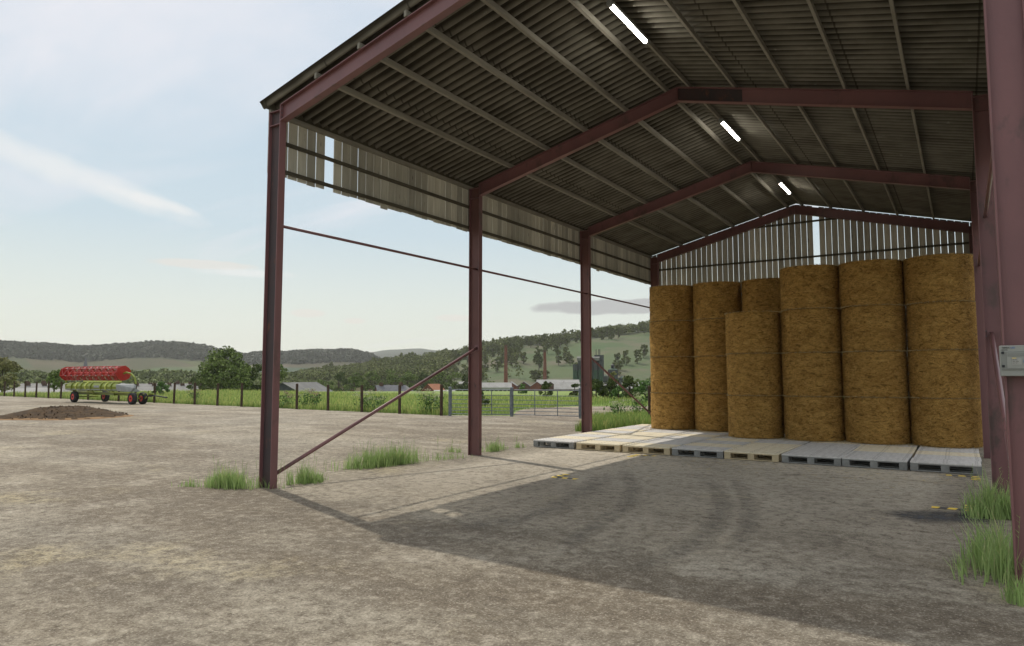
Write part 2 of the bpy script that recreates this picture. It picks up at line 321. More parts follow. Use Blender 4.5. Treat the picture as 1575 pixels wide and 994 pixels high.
def crown_pts(h0, h1, r, n, nc, seed, shape=1.0, core=0.25):
    q = np.random.default_rng(seed); H = h1 - h0; cs = []; 
    while len(cs) < nc:
        z = q.uniform(0.06, 0.93); lim = math.sin(math.pi * min(1, z ** shape)) ** 0.6
        a = q.uniform(0, 2 * math.pi); rr = r * lim * math.sqrt(q.uniform(0.05, 0.72)); cs.append((rr * math.cos(a), rr * math.sin(a), h0 + H * z, q.uniform(0.2, 0.38) * min(r, H * .6)))
    cs = np.array(cs); k = q.integers(0, nc, n)
    d = q.normal(size=(n, 3)); d /= np.linalg.norm(d, axis=1)[:, None]; d[:, 2] *= 0.8
    rad = q.uniform(core, 1.0, n) ** 0.5
    return cs[k, :3] + d * (cs[k, 3] * rad)[:, None], cs

def make_tree(name, h, r, n, leaf, m, seed, label=None, group=None, cat='tree', trunk=0.16, low=0.2, shape=0.9, nc=26):
    root = empty(name, label=label, cat=cat, group=group)
    P, cs = crown_pts(h * low, h, r, n, nc, seed, shape)
    q = np.random.default_rng(seed + 99)
    leaves('crown', P, q.uniform(0.6, 1.25, n) * leaf, m, root)
    t = MB(); lean = q.uniform(-.03, .03, 2) * h; tr = h * 0.022 + 0.03
    t.tube((0, 0, -0.3), (lean[0], lean[1], h * 0.35), tr, tr * .7, 7)
    t.tube((lean[0], lean[1], h * 0.35), (lean[0] * 1.5, lean[1] * 1.5, h * 0.75), tr * .7, tr * .25, 6)
    for c in cs[:7]:
        t.tube((lean[0], lean[1], h * rnd.uniform(.22, .4)), (c[0] * .8, c[1] * .8, c[2]), tr * .4, tr * .12, 5)
    t.build('trunk', M['bark'], root)
    return root
def place(o, u, D, s=1.0, label=None, dz=0.0, rz=None):
    x, y, _ = at(u, 580, D); o.location = (x, y, ter(x, y) + dz); o.scale = (s, s, s); o.rotation_euler = (0, 0, rnd.uniform(0, 6.28) if rz is None else rz)
    if label: o['label'] = label
    return o

# ------------------------------------------------------------------ land
def sheet(name, pts, z, m, kind='structure'):
    b = MB(); b.add([(x, y, z) for x, y in pts], [tuple(range(len(pts)))]); return tag(b.build(name, m), kind=kind)
Ds = [0, 15, 30, 45, 60, 75] + list(range(88, 200, 6)) + [210, 260, 330, 450, 700, 1200, 2500, 2850]
NA = 180; V = []; Fc = []
for i, D in enumerate(Ds):
    for k in range(NA):
        a = 2 * math.pi * k / NA; x = CX + max(D, .01) * math.cos(a); y = CY + max(D, .01) * math.sin(a); V.append((x, y, ter(x, y)))
for i in range(len(Ds) - 1):
    for k in range(NA): Fc.append((i * NA + k, (i + 1) * NA + k, (i + 1) * NA + (k + 1) % NA, i * NA + (k + 1) % NA))
g = MB(); g.add(V, Fc)
M['field'] = noisy('field_ground', (0.15, 0.22, 0.05), (0.21, 0.27, 0.075), 0.09, 0.9, 0.3, 3.0, coord='World', third=((0.16, 0.15, 0.075), 4.0, 0.6, 0.75))
tag(g.build('ground', M['field'], smooth=True), kind='structure')

def fence_y(x): return 18.3 - 0.066 * (x + 11)
# concrete yard, its far edge ragged under the fence
edge = []
x = -110.0
while x < -11.5:
    edge.append((x, fence_y(x) + 0.25 + rnd.uniform(-.18, .18))); x += 0.6
yard = [(-110, -120), (90, -120), (90, 40), (14, 40), (11.2, 19), (-0.2, 19)] + [(-0.4, 13.5), (-1.2, 13.2), (-2.2, 16), (-3.2, 18.2), (-4.4, 20.5), (-7.5, 20.2), (-10.6, 18.8)] + edge[::-1]
sheet('yard', yard, 0.004, M['yard'])
tp = [gp(*p) for p in ((786, 639), (800, 631), (822, 627), (900, 625.5), (1010, 625), (1010, 632), (975, 636), (925, 641), (905, 646), (880, 649))]
sheet('track', [(p[0], p[1]) for p in tp], 0.008, M['track'])
# stains that lie on the concrete
M['stain'] = noisy('tyre_rubber_stain', (0.12, 0.11, 0.095), (0.21, 0.195, 0.17), 3, 0.9, coord='World', lo=0.3, hi=0.7)
def alpha_edge(m, lo, hi, sc=1.6, amt=0.85):
    t = m.node_tree; b = t.nodes['Principled BSDF']; a = t.nodes.new('ShaderNodeAttribute'); a.attribute_name = 'tip'
    g = t.nodes.new('ShaderNodeNewGeometry'); n = nd(t, 'ShaderNodeTexNoise', i_Scale=sc, i_Detail=7.0, i_Roughness=0.75); t.links.new(g.outputs['Position'], n.inputs['Vector'])
    k = mth(t, 'MULTIPLY', a.outputs['Fac'], ramp(t, n.outputs['Fac'], [(lo, 0.0), (hi, amt)])); t.links.new(k, b.inputs['Alpha'])
alpha_edge(M['stain'], 0.36, 0.66, 4.5, 0.46)
def strip_stain(name, path, w, z, m, soft=5):
    Vv = []; tp_ = []; lo = []
    for i, p in enumerate(path):
        q = path[min(i + 1, len(path) - 1)]; o_ = path[max(i - 1, 0)]; d = Vector((q[0] - o_[0], q[1] - o_[1], 0)).normalized(); nrm = Vector((-d.y, d.x, 0))
        for j in range(soft):
            t = j / (soft - 1) * 2 - 1; Vv.append((p[0] + nrm.x * w * t / 2, p[1] + nrm.y * w * t / 2, z)); tp_.append((1 - abs(t) ** 2) * min(1, min(i, len(path) - 1 - i) / 3))
    for i in range(len(path) - 1):
        for j in range(soft - 1): a = i * soft + j; lo += [a, a + 1, a + soft + 1, a + soft]
    return tag(np_mesh(name, Vv, 4, lo, m, tip=tp_), kind='structure')
def curve(pts, n=24):
    P = [Vector((*gp(*p)[:2], 0)) for p in pts]; out = []
    for i in range(n + 1):
        t = i / n * (len(P) - 1); k = min(int(t), len(P) - 2); f = t - k
        p0 = P[max(k - 1, 0)]; p1 = P[k]; p2 = P[k + 1]; p3 = P[min(k + 2, len(P) - 1)]
        out.append(0.5 * ((2 * p1) + (p2 - p0) * f + (2 * p0 - 5 * p1 + 4 * p2 - p3) * f * f + (3 * p1 - p0 - 3 * p2 + p3) * f ** 3))
    return out
alpha_edge(M['slab'], 0.10, 0.45, 0.9, 1.0)
strip_stain('barn_floor', [(0.3 + 9.8 * i / 30, 8.4) for i in range(31)], 18.4, 0.008, M['slab'], soft=21)
strip_stain('tyre_mark', curve([(960, 722), (972, 745), (965, 775), (915, 812), (850, 850)]), 0.34, 0.012, M['stain'])
strip_stain('tyre_mark', curve([(1080, 735), (1110, 765), (1105, 800), (1060, 840), (980, 880)]), 0.36, 0.012, M['stain'])
strip_stain('tyre_mark', curve([(1125, 735), (1150, 770), (1150, 805), (1130, 850)]), 0.30, 0.016, M['stain'])
strip_stain('tyre_mark', curve([(930, 730), (900, 760), (800, 800), (700, 812)]), 0.6, 0.020, M['stain'])
M['oil'] = noisy('dark_oil_stain', (0.035, 0.038, 0.045), (0.10, 0.105, 0.115), 7, 0.75, coord='World', stretch=(1, 2.5, 1))
alpha_edge(M['oil'], 0.34, 0.56, 7, 0.95)
strip_stain('oil_stain', curve([(1375, 797), (1410, 796), (1450, 796), (1490, 797), (1540, 800)], 16), 0.95, 0.014, M['oil'])

# hills
def lerp(lst, u):
    if u <= lst[0][0]: return lst[0][1]
    for (a, b), (c, d) in zip(lst, lst[1:]):
        if u <= c: t = (u - a) / (c - a); t = t * t * (3 - 2 * t); return b + (d - b) * t
    return lst[-1][1]
def hill(name, crest, prof, m, us, jag=0.0):
    # crest(u)->v; prof: list (D, k) with k = share of the crest height above the foot
    V = []; n = len(prof); Dc = max(prof, key=lambda p: p[1])[0]
    for u in us:
        zc_ = at(u, lerp(crest, u), Dc)[2]
        for D, k in prof:
            p = at(u, 580, D); wv = 1 + jag * math.sin(u * .037 + D * .01) * (1 if 0.05 < k < .95 else 0)
            V.append((p[0], p[1], -7 + (zc_ + 7) * k * wv))
    F_ = [(i * n + j, i * n + j + 1, (i + 1) * n + j + 1, (i + 1) * n + j) for i in range(len(us) - 1) for j in range(n - 1)]
    b = MB(); b.add(V, F_); return tag(b.build(name, m, smooth=True), kind='structure')
M['hill_green'] = noisy('hill_pasture', (0.060, 0.10, 0.038), (0.105, 0.125, 0.055), 0.012, 0.95, coord='World', stretch=(1, 1, 3), third=((0.125, 0.115, 0.075), 1.6, 0.5, 0.62))
M['hill_left'] = None
def ridgemat():
    m = mat('ridge_fields_and_woods', (0.1, 0.12, 0.05), 0.95, spec=0.1); t = m.node_tree; b = t.nodes['Principled BSDF']
    g = t.nodes.new('ShaderNodeNewGeometry'); s = t.nodes.new('ShaderNodeSeparateXYZ'); t.links.new(g.outputs['Position'], s.inputs[0])
    n = nd(t, 'ShaderNodeTexNoise', i_Scale=0.006, i_Detail=6.0, i_Roughness=0.6); t.links.new(g.outputs['Position'], n.inputs['Vector'])
    v = nd(t, 'ShaderNodeTexVoronoi', i_Scale=0.006); t.links.new(g.outputs['Position'], v.inputs['Vector'])
    fld = mix(t, ramp(t, n.outputs['Fac'], [(0.4, 0.0), (0.6, 1.0)]), (0.062, 0.088, 0.036), (0.105, 0.118, 0.058))
    fld = mix(t, 0.35, fld, v.outputs['Color'], 'SOFT_LIGHT')
    n2 = nd(t, 'ShaderNodeTexNoise', i_Scale=0.05, i_Detail=6.0, i_Roughness=0.7); t.links.new(g.outputs['Position'], n2.inputs['Vector'])
    wd = mix(t, ramp(t, n2.outputs['Fac'], [(0.4, 0.0), (0.6, 1.0)]), (0.028, 0.038, 0.02), (0.06, 0.07, 0.035))
    k = mth(t, 'ADD', s.outputs[2], mth(t, 'MULTIPLY', mth(t, 'SUBTRACT', n.outputs['Fac'], 0.5), 60.0))
    c = mix(t, ramp(t, mth(t, 'DIVIDE', k, 100.0), [(0.27, 0.0), (0.30, 1.0)]), fld, wd)
    t.links.new(c, b.inputs['Base Color']); return m
M['hill_left'] = ridgemat()
M['far'] = noisy('far_hill', (0.06, 0.075, 0.06), (0.08, 0.09, 0.07), 0.001, 0.95, coord='World')
us_l = [-900 + 12 * i for i in range(131)]
crestL = [(-900, 545), (-500, 524), (-200, 528), (0, 530), (60, 533), (130, 537), (190, 533), (230, 530), (270, 530), (310, 535), (350, 543), (375, 548), (400, 545), (430, 545), (480, 542), (540, 541), (560, 545), (590, 556), (660, 590)]
profL = [(330, 0.0), (400, 0.055), (470, 0.10), (580, 0.115), (900, 0.18), (1150, 0.34), (1330, 0.75), (1420, 0.93), (1500, 1.0), (1700, .85), (2300, 0.0)]
hill('wooded_ridge', crestL, profL, M['hill_left'], us_l, 0.06)
crestR = [(440, 592), (470, 585), (540, 577), (590, 567), (640, 561), (690, 555), (740, 543), (800, 531), (860, 527), (900, 520), (960, 513), (1000, 508), (1150, 495), (1500, 470), (2400, 500)]
profR = [(345, 0.0), (380, 0.05), (430, 0.22), (500, 0.55), (560, 0.82), (600, 0.96), (620, 1.0), (680, .96), (900, .4), (1200, 0.0)]
us_r = [430 + 15 * i for i in range(100)]
hill('green_hill', crestR, profR, M['hill_green'], us_r, 0.05)
crestF = [(-300, 560), (300, 562), (400, 549), (430, 542), (470, 540), (520, 546), (560, 543), (600, 538), (645, 536), (670, 539), (700, 546), (760, 562), (1000, 570), (1500, 570)]
hill('far_hills', crestF, [(2350, 0), (2450, .8), (2550, 1), (2750, 0)], M['far'], [-300 + 12 * i for i in range(150)])
def hill_z(crest, prof, u, D):
    Dc = max(prof, key=lambda p: p[1])[0]; zc_ = at(u, lerp(crest, u), Dc)[2]
    for (a, b), (c, d) in zip(prof, prof[1:]):
        if a <= D <= c: k = b + (d - b) * (D - a) / (c - a); return max(-6, -7 + (zc_ + 7) * k)
    return -6

# canopy of woods that nobody could count
def canopy(name, pts, size, n_leaf, leaf, m, label):
    P = np.array(pts); k = np.repeat(np.arange(len(P)), n_leaf); n = len(k)
    d = rng.normal(size=(n, 3)); d /= np.linalg.norm(d, axis=1)[:, None]; d[:, 2] = np.abs(d[:, 2]) * 1.0 - .15
    s = rng.uniform(0.6, 1.15, len(P))[k] * size
    C = P[k] + d * s[:, None] * rng.uniform(.7, 1.0, (n, 1))
    return tag(leaves(name, C, rng.uniform(.6, 1.3, n) * leaf, m), label, 'woodland', kind='stuff')
pts = []
for _ in range(2600):
    u = rnd.uniform(-60, 592); D = rnd.uniform(1240, 1540)
    x, y, _z = at(u, 580, D); pts.append((x, y, hill_z(crestL, profL, u, D) + 1))
canopy('ridge_woodland', pts, 6.5, 16, 3.2, M['woodland_dark'], 'dark woods covering the long hazy ridge on the left skyline')
pts = []
for _ in range(1500):
    u = rnd.uniform(-60, 520); D = rnd.uniform(345, 470)
    x, y, _z = at(u, 580, D); pts.append((x, y, hill_z(crestL, profL, u, D) + rnd.uniform(1.0, 3.2) + (1.6 if D > 420 else 0)))
canopy('valley_woodland', pts, 2.6, 40, 0.8, M['woodland'], 'broad band of pale green woodland across the valley below the ridge')

# ------------------------------------------------------------------ barn
W, B, Dp, Fw = 10.323, 5.714, 0.295, 0.13
HE, HA, T = 6.10, 7.314, 0.289
SL = (HA - HE) / (W / 2 - Dp)
def rb(x): xx = min(x, W - x); return HE + SL * (xx - Dp)       # underside of the rafters
barn = empty('open_barn', (0, 0, 0), 0, 'open sided steel frame barn with red oxide columns and corrugated roof over the bale stacks', 'barn')
for j in range(4):
    y = j * B
    for side in (0, 1):
        def mx(x): return x if side == 0 else W - x
        c = MB(); ztop = rb(0) + T - 0.01; tf = 0.016
        for a, b_ in ((0, tf), (Dp - tf, Dp)):
            x0, x1 = sorted((mx(a), mx(b_))); c.box(x0, x1, y - Fw / 2, y + Fw / 2, 0, ztop if a == 0 else rb(Dp) + T - .01)
        col = c.build('column', M['steel'], barn)
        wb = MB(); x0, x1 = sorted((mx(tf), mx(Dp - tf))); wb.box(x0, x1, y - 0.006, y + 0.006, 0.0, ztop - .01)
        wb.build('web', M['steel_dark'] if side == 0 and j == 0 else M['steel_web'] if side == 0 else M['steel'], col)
        st = MB()
        for z in (rb(0) + .02, rb(0) + T - .03): st.box(x0 + .001, x1 - .001, y - Fw / 2 + .004, y - .007, z, z + .012); st.box(x0 + .001, x1 - .001, y + .007, y + Fw / 2 - .004, z, z + .012)
        st.build('stiffener_plate', M['steel'], col)
        if side == 0 or j:
            bt = MB(); xb = mx(Dp); 
            for zz in (rb(Dp) + .07, rb(Dp) + .14, rb(Dp) + .21):
                for yy in (y - .035, y + .035): bt.tube((xb - .004 if side else xb + .0, yy, zz), (xb - .0 if side else xb + .004, yy, zz), .012, n=6)
            for zz in (2.44, 2.52):
                for yy in (y - .045, y + .045): bt.tube((mx(Dp - tf - .012), yy, zz), (mx(Dp - tf), yy, zz), .01, n=6)
            bt.build('bolt', M['galv'], col)
        # rafter
        def P(x, dz): return (mx(x), rb(x) + dz)
        r = MB(); x0, x1 = Dp + .001, W / 2 - .007
        r.prism([P(x0, 0), P(x1, 0), P(x1, .016), P(x0, .016)], 'y', y - Fw / 2, y + Fw / 2)
        r.prism([P(x0, T - .016), P(x1, T - .016), P(x1, T), P(x0, T)], 'y', y - Fw / 2, y + Fw / 2)
        xw = x1 - 1.25 if side and j == 1 else x1
        r.prism([P(x0, .016), P(xw, .016), P(xw, T - .016), P(x0, T - .016)], 'y', y - .006, y + .006)
        ro = r.build('rafter', M['steel'], barn)
        if xw < x1:
            r = MB(); r.prism([P(xw, .0165), P(x1, .0165), P(x1, T - .0165), P(xw, T - .0165)], 'y', y - .0065, y + .0065); r.build('bare_web', M['steel_dark'], ro)
    e = MB(); e.box(W / 2 - .006, W / 2 + .006, y - Fw / 2 + .002, y + Fw / 2 - .002, HA - .012, HA + T - .006); ep = e.build('apex_plate', M['steel'], barn)
# purlins run the full length and poke out in front
PZ = 0.10
Y0, Y1 = -0.16, 3 * B + 0.22
for x in (1.17, 2.13, 3.08, 4.04, 4.93):
    for xx in (x, W - x):
        p = MB(); z = rb(x) + T; s = SL * (1 if xx < W / 2 else -1)
        p.prism([(xx - .023, z - .023 * s + .002), (xx + .023, z + .023 * s + .002), (xx + .023, z + .023 * s + PZ - .004), (xx - .023, z - .023 * s + PZ - .004)], 'y', Y0 + .07, Y1 - .03)
        p.build('purlin', M['timber'], barn)
# corrugated roof sheets
def roof(side):
    per = 0.2; nseg = int((Y1 - Y0) / per * 10); xs = np.linspace(-0.14, W / 2 + 0.0, 8); V = []; F_ = []
    for layer in (0, 1):
        for x in xs:
            zb = rb(x) + T + PZ + .050 + layer * .007
            for i in range(nseg + 1):
                yy = Y0 + (Y1 - Y0) * i / nseg
                V.append((x if side == 0 else W - x, yy, zb + .046 * math.cos(2 * math.pi * (yy - Y0) / per)))
    n = nseg + 1; k = len(xs) * n
    for a in range(len(xs) - 1):
        for i in range(nseg):
            q = (a * n + i, a * n + i + 1, (a + 1) * n + i + 1, (a + 1) * n + i); F_.append(q); F_.append(tuple(v + k for v in q[::-1]))
    for i in range(nseg): F_.append((i, i + 1, k + i + 1, k + i)); a = (len(xs) - 1) * n; F_.append((a + i, k + a + i, k + a + i + 1, a + i + 1))
    for a in range(len(xs) - 1):
        for i in (0, nseg): F_.append((a * n + i, (a + 1) * n + i, k + (a + 1) * n + i, k + a * n + i))
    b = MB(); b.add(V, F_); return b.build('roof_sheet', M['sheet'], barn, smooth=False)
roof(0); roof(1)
zr = rb(W / 2) + T + PZ + .07
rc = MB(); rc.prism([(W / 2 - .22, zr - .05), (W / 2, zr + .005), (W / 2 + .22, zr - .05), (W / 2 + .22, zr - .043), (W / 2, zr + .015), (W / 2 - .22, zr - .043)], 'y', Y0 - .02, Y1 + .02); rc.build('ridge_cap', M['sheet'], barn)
# side cladding
ZB = 5.27
for side in (0, 1):
    cb = MB(); y = -0.02; i = 0
    def bx(x0, x1, *a):
        if side: x0, x1 = W - x1, W - x0
        cb.box(x0, x1, *a)
    while y < 3 * B + .1:
        wd = (0.186 if i < 12 else 0.194) + rnd.uniform(-.006, .007)
        if not (side == 0 and i == 6) and y + wd < 3 * B + .15:
            zl = ZB + rnd.uniform(-.012, .012)
            if side == 0 and i in (13, 60): zl -= .04
            top = rb(0) + T + .075
            bx(-.070, -.050, y, y + wd, zl, top)
        y += 0.2105; i += 1
    cb.build('side_cladding', M['board'], barn)
    fl = MB(); Vf = []; nF = 860
    for i in range(nF + 1):
        yy = Y0 + .01 + (Y1 - Y0 - .02) * i / nF; zt = rb(-.04) + T + PZ + .048 + .046 * math.cos(2 * math.pi * (yy - Y0) / .2)
        for xx_, z_ in ((-.047, 6.366), (-.030, 6.366), (-.030, zt), (-.047, zt)): Vf.append((xx_ if side == 0 else W - xx_, yy, z_))
    fl.add(Vf, [(i * 4 + a, i * 4 + (a + 1) % 4, i * 4 + 4 + (a + 1) % 4, i * 4 + 4 + a) for i in range(nF) for a in range(4)]); fl.build('eave_filler', M['timber_dark'], barn)
    for z, h in ((6.325, .085), (5.86, .06), (5.36, .06)):
        q = MB(); x0, x1 = -.049, -.002
        if side: x0, x1 = W + .002, W + .049
        q.box(x0, x1, -.03, 3 * B + .1, z - h / 2, z + h / 2); q.build('cladding_rail', M['timber_dark'] if z < 6 else M['timber'], barn)
# back cladding with light between the boards
YB = 3 * B + Fw / 2 + .06
cb = MB(); x = .0; i = 0
while x < W - .1:
    wd = 0.1735 + rnd.uniform(-.003, .003)
    zt0, zt1 = rb(x) + T + .07, rb(x + wd) + T + .07
    if i == 30: pass
    else: cb.prism([(x, .08), (x + wd, .08), (x + wd, zt1), (x, zt0)], 'y', YB, YB + .02)
    x += 0.19; i += 1
cb.build('back_cladding', M['board'], barn)
for z, x0, x1 in ((7.02, 3.3, W - 3.3), (5.82, .1, W - .1), (4.4, .1, W - .1), (2.9, .1, W - .1), (1.4, .1, W - .1)):
    q = MB(); q.box(x0, x1, YB - .052, YB - .002, z - .03, z + .03); q.build('cladding_rail', M['timber_dark'], barn)
# tie rods and diagonal braces along both sides
for side in (0, 1):
    xx = .2 if side == 0 else W - .2
    for j in range(3):
        t = MB(); t.tube((xx, j * B + .02, 4.34), (xx, (j + 1) * B - .02, 4.34), .026, n=10); t.build('tie_rod', M['steel'], barn, smooth=True)
    for a, b_ in (((xx, .12, .23), (xx, B - .02, 2.48)), ((xx, 2 * B + .02, 2.48), (xx, 3 * B - .12, .23))):
        t = MB(); t.tube(a, b_, .032, n=12); br = t.build('brace', M['steel'], barn, smooth=True)
        pl = MB()
        for p in (a, b_): pl.box(p[0] - .06, p[0] + .06, round(p[1] / B) * B - .016, round(p[1] / B) * B - .008, p[2] - .07, p[2] + .07) if p is b_ else pl.box(p[0] - .06, p[0] + .06, round(p[1] / B) * B + .008, round(p[1] / B) * B + .016, p[2] - .07, p[2] + .07)
        pl.build('brace_plate', M['steel'], barn)

# strip lights
lt = empty('strip_light', (0, 0, 0), 0, 'lit strip light nearest the camera under the ridge, long and bright', 'lamp', 'strip lights under the ridge')
h = MB(); h.box(-.045, .045, -.74, .74, .03, .075); h.build('housing', M['pale_metal'], lt)
dpr = []
for i in range(9):
    a = math.pi + math.pi * i / 8; dpr.append((.036 * math.cos(a), .028 + .036 * math.sin(a)))
d_ = MB(); d_.prism(dpr, 'y', -.68, .68); d_.build('diffuser', M['lamp'], lt, smooth=False)
for s in (-1, 1):
    ec = MB(); ec.prism([(.044 * math.cos(math.pi + math.pi * i / 8), .03 + .044 * math.sin(math.pi + math.pi * i / 8)) for i in range(9)], 'y', s * .681, s * .755); ec.build('end_cap', M['pale_metal'], lt)
ll = ['lit strip light nearest the camera under the ridge, the longest in view', 'lit strip light in the middle bay, between the second and third rafters', 'smallest lit strip light, deep in the barn near the back gable']
for i, y in enumerate((2.55, 8.30, 14.05)):
    o = lt if i == 0 else copy_tree(lt); o.location = (5.47, y, 7.42); o['label'] = ll[i]

# ------------------------------------------------------------------ pallets
def make_pallet(kind):
    tm, bm_ = (M['cream_wood'], M['cream_block']) if kind else (M['grey_wood'], M['grey_block'])
    root = empty('pallet', cat='pallet', group='pallets covering the barn floor')
    d = MB()
    for k in range(5):
        y0 = .002 + k * .1605; d.box(0, 1.2, y0, y0 + .144, .158, .18)
    dk = d.build('top_deck', tm, root)
    nl = MB()
    for k in range(5):
        for xx in (.06, .09, .57, .63, 1.11, 1.14):
            y0 = .004 + k * .1605 + (.04 if int(xx * 100) % 2 else .11); nl.tube((xx, y0, .1795), (xx, y0, .1815), .013, n=6)
    nl.build('nails', M['nail'], dk)
    s = MB()
    for y0 in (0, .33, .70):
        s.box(0, 1.2, y0, y0 + .1, .136, .157)
    s.build('stringer_boards', bm_, root)
    for y0 in (0.002, .33, .70):
        for x0 in (.001, .53, 1.059):
            b = MB(); b.box(x0, x0 + .14, y0, y0 + .096, .030, .135); b.build('block', bm_, root)
    q = MB()
    for y0 in (0, .33, .70):
        q.box(0, 1.2, y0, y0 + .1, .009, .029)
    q.build('bottom_boards', bm_, root); return root
pg = make_pallet(0); pc = make_pallet(1); first = {0: pg, 1: pc}; used = {0: False, 1: False}
pat = ['gccgcggg', 'cggccggg', 'gcggcgcc', 'ccgcggcg', 'gccggcgg', 'cgggcgcg', 'ggcgcggc', 'gcgcggcg', 'cggcgcgg']
xs_p = [.34, 1.585, 2.815, 4.045, 5.25, 6.45, 7.60, 8.80]
ordn = ['first', 'second', 'third', 'fourth', 'fifth', 'sixth', 'seventh', 'eighth', 'ninth']
for r in range(9):
    for c in range(8):
        k = 1 if pat[r][c] == 'c' else 0
        if r > 3 and c > 2: continue_ok = r < 7
        else: continue_ok = True
        if not continue_ok: continue
        o = first[k] if not used[k] else copy_tree(first[k]); used[k] = True
        o.location = (xs_p[c] + rnd.uniform(-.012, .012), 8.02 + r * .815, 0.009); o.rotation_euler = (0, 0, rnd.uniform(-.006, .006)); o.scale = (.972 if c < 4 else .950, .975, 1)
        if r == 0 and c in (0,): o.rotation_euler = (0, 0, .02)
        cn = 'pale cream' if k else 'weathered grey'
        rw = 'front row' if r == 0 else ordn[r] + ' row back'
        o['label'] = '%s pallet in the %s, %s' % (cn, rw, 'leftmost' if c == 0 else 'rightmost' if c == 7 else ordn[c] + ' from the left')

# ------------------------------------------------------------------ bales
def strawmat():
    m = mat('packed_straw', (0.3, 0.2, 0.07), 0.9, spec=0.15); t = m.node_tree; b = t.nodes['Principled BSDF']
    tcn = t.nodes.new('ShaderNodeTexCoord'); oi = t.nodes.new('ShaderNodeObjectInfo')
    va = t.nodes.new('ShaderNodeVectorMath'); va.operation = 'MULTIPLY_ADD'; t.links.new(oi.outputs['Random'], va.inputs[0]); va.inputs[1].default_value = (31, 17, 23); t.links.new(tcn.outputs['Object'], va.inputs[2])
    def ns(sc, det, st, ro=.65, dist=0.0):
        q = t.nodes.new('ShaderNodeMapping'); q.inputs['Scale'].default_value = st; t.links.new(va.outputs[0], q.inputs[0])
        n = nd(t, 'ShaderNodeTexNoise', i_Scale=sc, i_Detail=det, i_Roughness=ro, i_Distortion=dist); t.links.new(q.outputs[0], n.inputs['Vector']); return n.outputs['Fac']
    a = ns(3.0, 5, (1, 1, 1.6)); f = ns(7.5, 9, (1, 1, 2.2), .8, 1.0); s = ns(42, 5, (1, 1, 2.2), .8, .8)
    c = mix(t, ramp(t, a, [(0.35, 0.0), (0.65, 1.0)]), (0.50, 0.270, 0.070), (0.70, 0.405, 0.115))
    c = mix(t, ramp(t, f, [(0.38, 0.95), (0.52, 0.0)]), c, (0.14, 0.070, 0.017))
    c = mix(t, ramp(t, f, [(0.54, 0.0), (0.66, 0.75)]), c, (0.74, 0.51, 0.20))
    c = mix(t, ramp(t, s, [(0.38, 0.8), (0.5, 0.0)]), c, (0.16, 0.11, 0.03))
    c = mix(t, ramp(t, s, [(0.58, 0.0), (0.72, 0.5)]), c, (0.66, 0.52, 0.27))
    t.links.new(c, b.inputs['Base Color'])
    bp = nd(t, 'ShaderNodeBump', i_Strength=1.0, i_Distance=0.07); t.links.new(mth(t, 'ADD', f, mth(t, 'MULTIPLY', s, .4)), bp.inputs['Height']); t.links.new(bp.outputs[0], b.inputs['Normal'])
    return m
M['straw'] = strawmat(); M['straw_light'] = noisy('loose_straw', (0.62, 0.50, 0.28), (0.45, 0.33, 0.15), 20, 0.9)
def bale_mesh(seed):
    q = random.Random(seed); r, h = .712, 1.12; n = 132; V = []; F_ = []
    prof = [(0, 0), (.45, .0), (r - .05, .002), (r - .014, .007), (r - .003, .026)] + [(r + .006 * math.sin(math.pi * k / 30), .026 + (h - .052) * k / 30) for k in range(1, 30)] + [(r - .003, h - .026), (r - .014, h - .007), (r - .05, h - .002), (.45, h), (0, h)]
    ph = [q.uniform(0, 6.28) for _ in range(5)]
    from mathutils import noise
    for (a, z) in prof[1:-1]:
        for i in range(n):
            th = 2 * math.pi * i / n; p_ = Vector((math.cos(th) * 6, math.sin(th) * 6, z * 11 + seed * 9)); rr = a * (1 + .005 * math.sin(3 * th + ph[0] + z)) + ((.012 * noise.noise(p_) + .010 * noise.noise(p_ * 2.7) + q.uniform(-.004, .004)) if a > .6 else 0)
            V.append((rr * math.cos(th), rr * math.sin(th), z + (q.uniform(-.005, .005) if a > .6 and 0.03 < z < h - .03 else 0)))
    k = len(prof) - 2
    for j in range(k - 1):
        for i in range(n): F_.append((j * n + i, j * n + (i + 1) % n, (j + 1) * n + (i + 1) % n, (j + 1) * n + i))
    F_.append(tuple(range(n))[::-1]); F_.append(tuple((k - 1) * n + i for i in range(n)))
    b = MB(); b.add(V, F_); return b
def fringe(seed, h=1.12):
    q = random.Random(seed); b = MB()
    for _ in range(460):
        th = q.uniform(0, 6.283); z = h if q.random() < .6 else 0.012; r0 = .695 + q.uniform(-.02, .015); l = q.uniform(.02, .05)
        p = Vector((r0 * math.cos(th), r0 * math.sin(th), z + q.uniform(-.008, .006))); t2 = th + q.uniform(-.9, .9)
        e = p + Vector((math.cos(t2) * l, math.sin(t2) * l, q.uniform(-.008, .014)))
        b.bar(p, e, .007, .005)
    return b
protos = []
for s in range(3):
    o = bale_mesh(s).build('round_bale', M['straw'], smooth=True); f = fringe(s).build('loose_straw', M['straw_light'], o)
    tag(o, None, 'bale', 'round straw bales stacked on end'); protos.append(o)
usedp = set()
stacks = [((1.98, 13.91), 4, 'far left back stack'), ((3.42, 13.88), 4, 'second back stack from the left'), ((4.90, 13.98), 4, 'back stack half hidden by the short stack'),
          ((4.93, 12.10), 3, 'short three-bale front stack'), ((6.41, 12.13), 4, 'stack just right of the short stack'), ((7.865, 12.10), 4, 'second stack from the right'), ((9.315, 12.10), 4, 'rightmost stack')]
lv = {4: ['bottom', 'second from bottom', 'third from bottom', 'topmost'], 3: ['bottom', 'middle', 'topmost']}
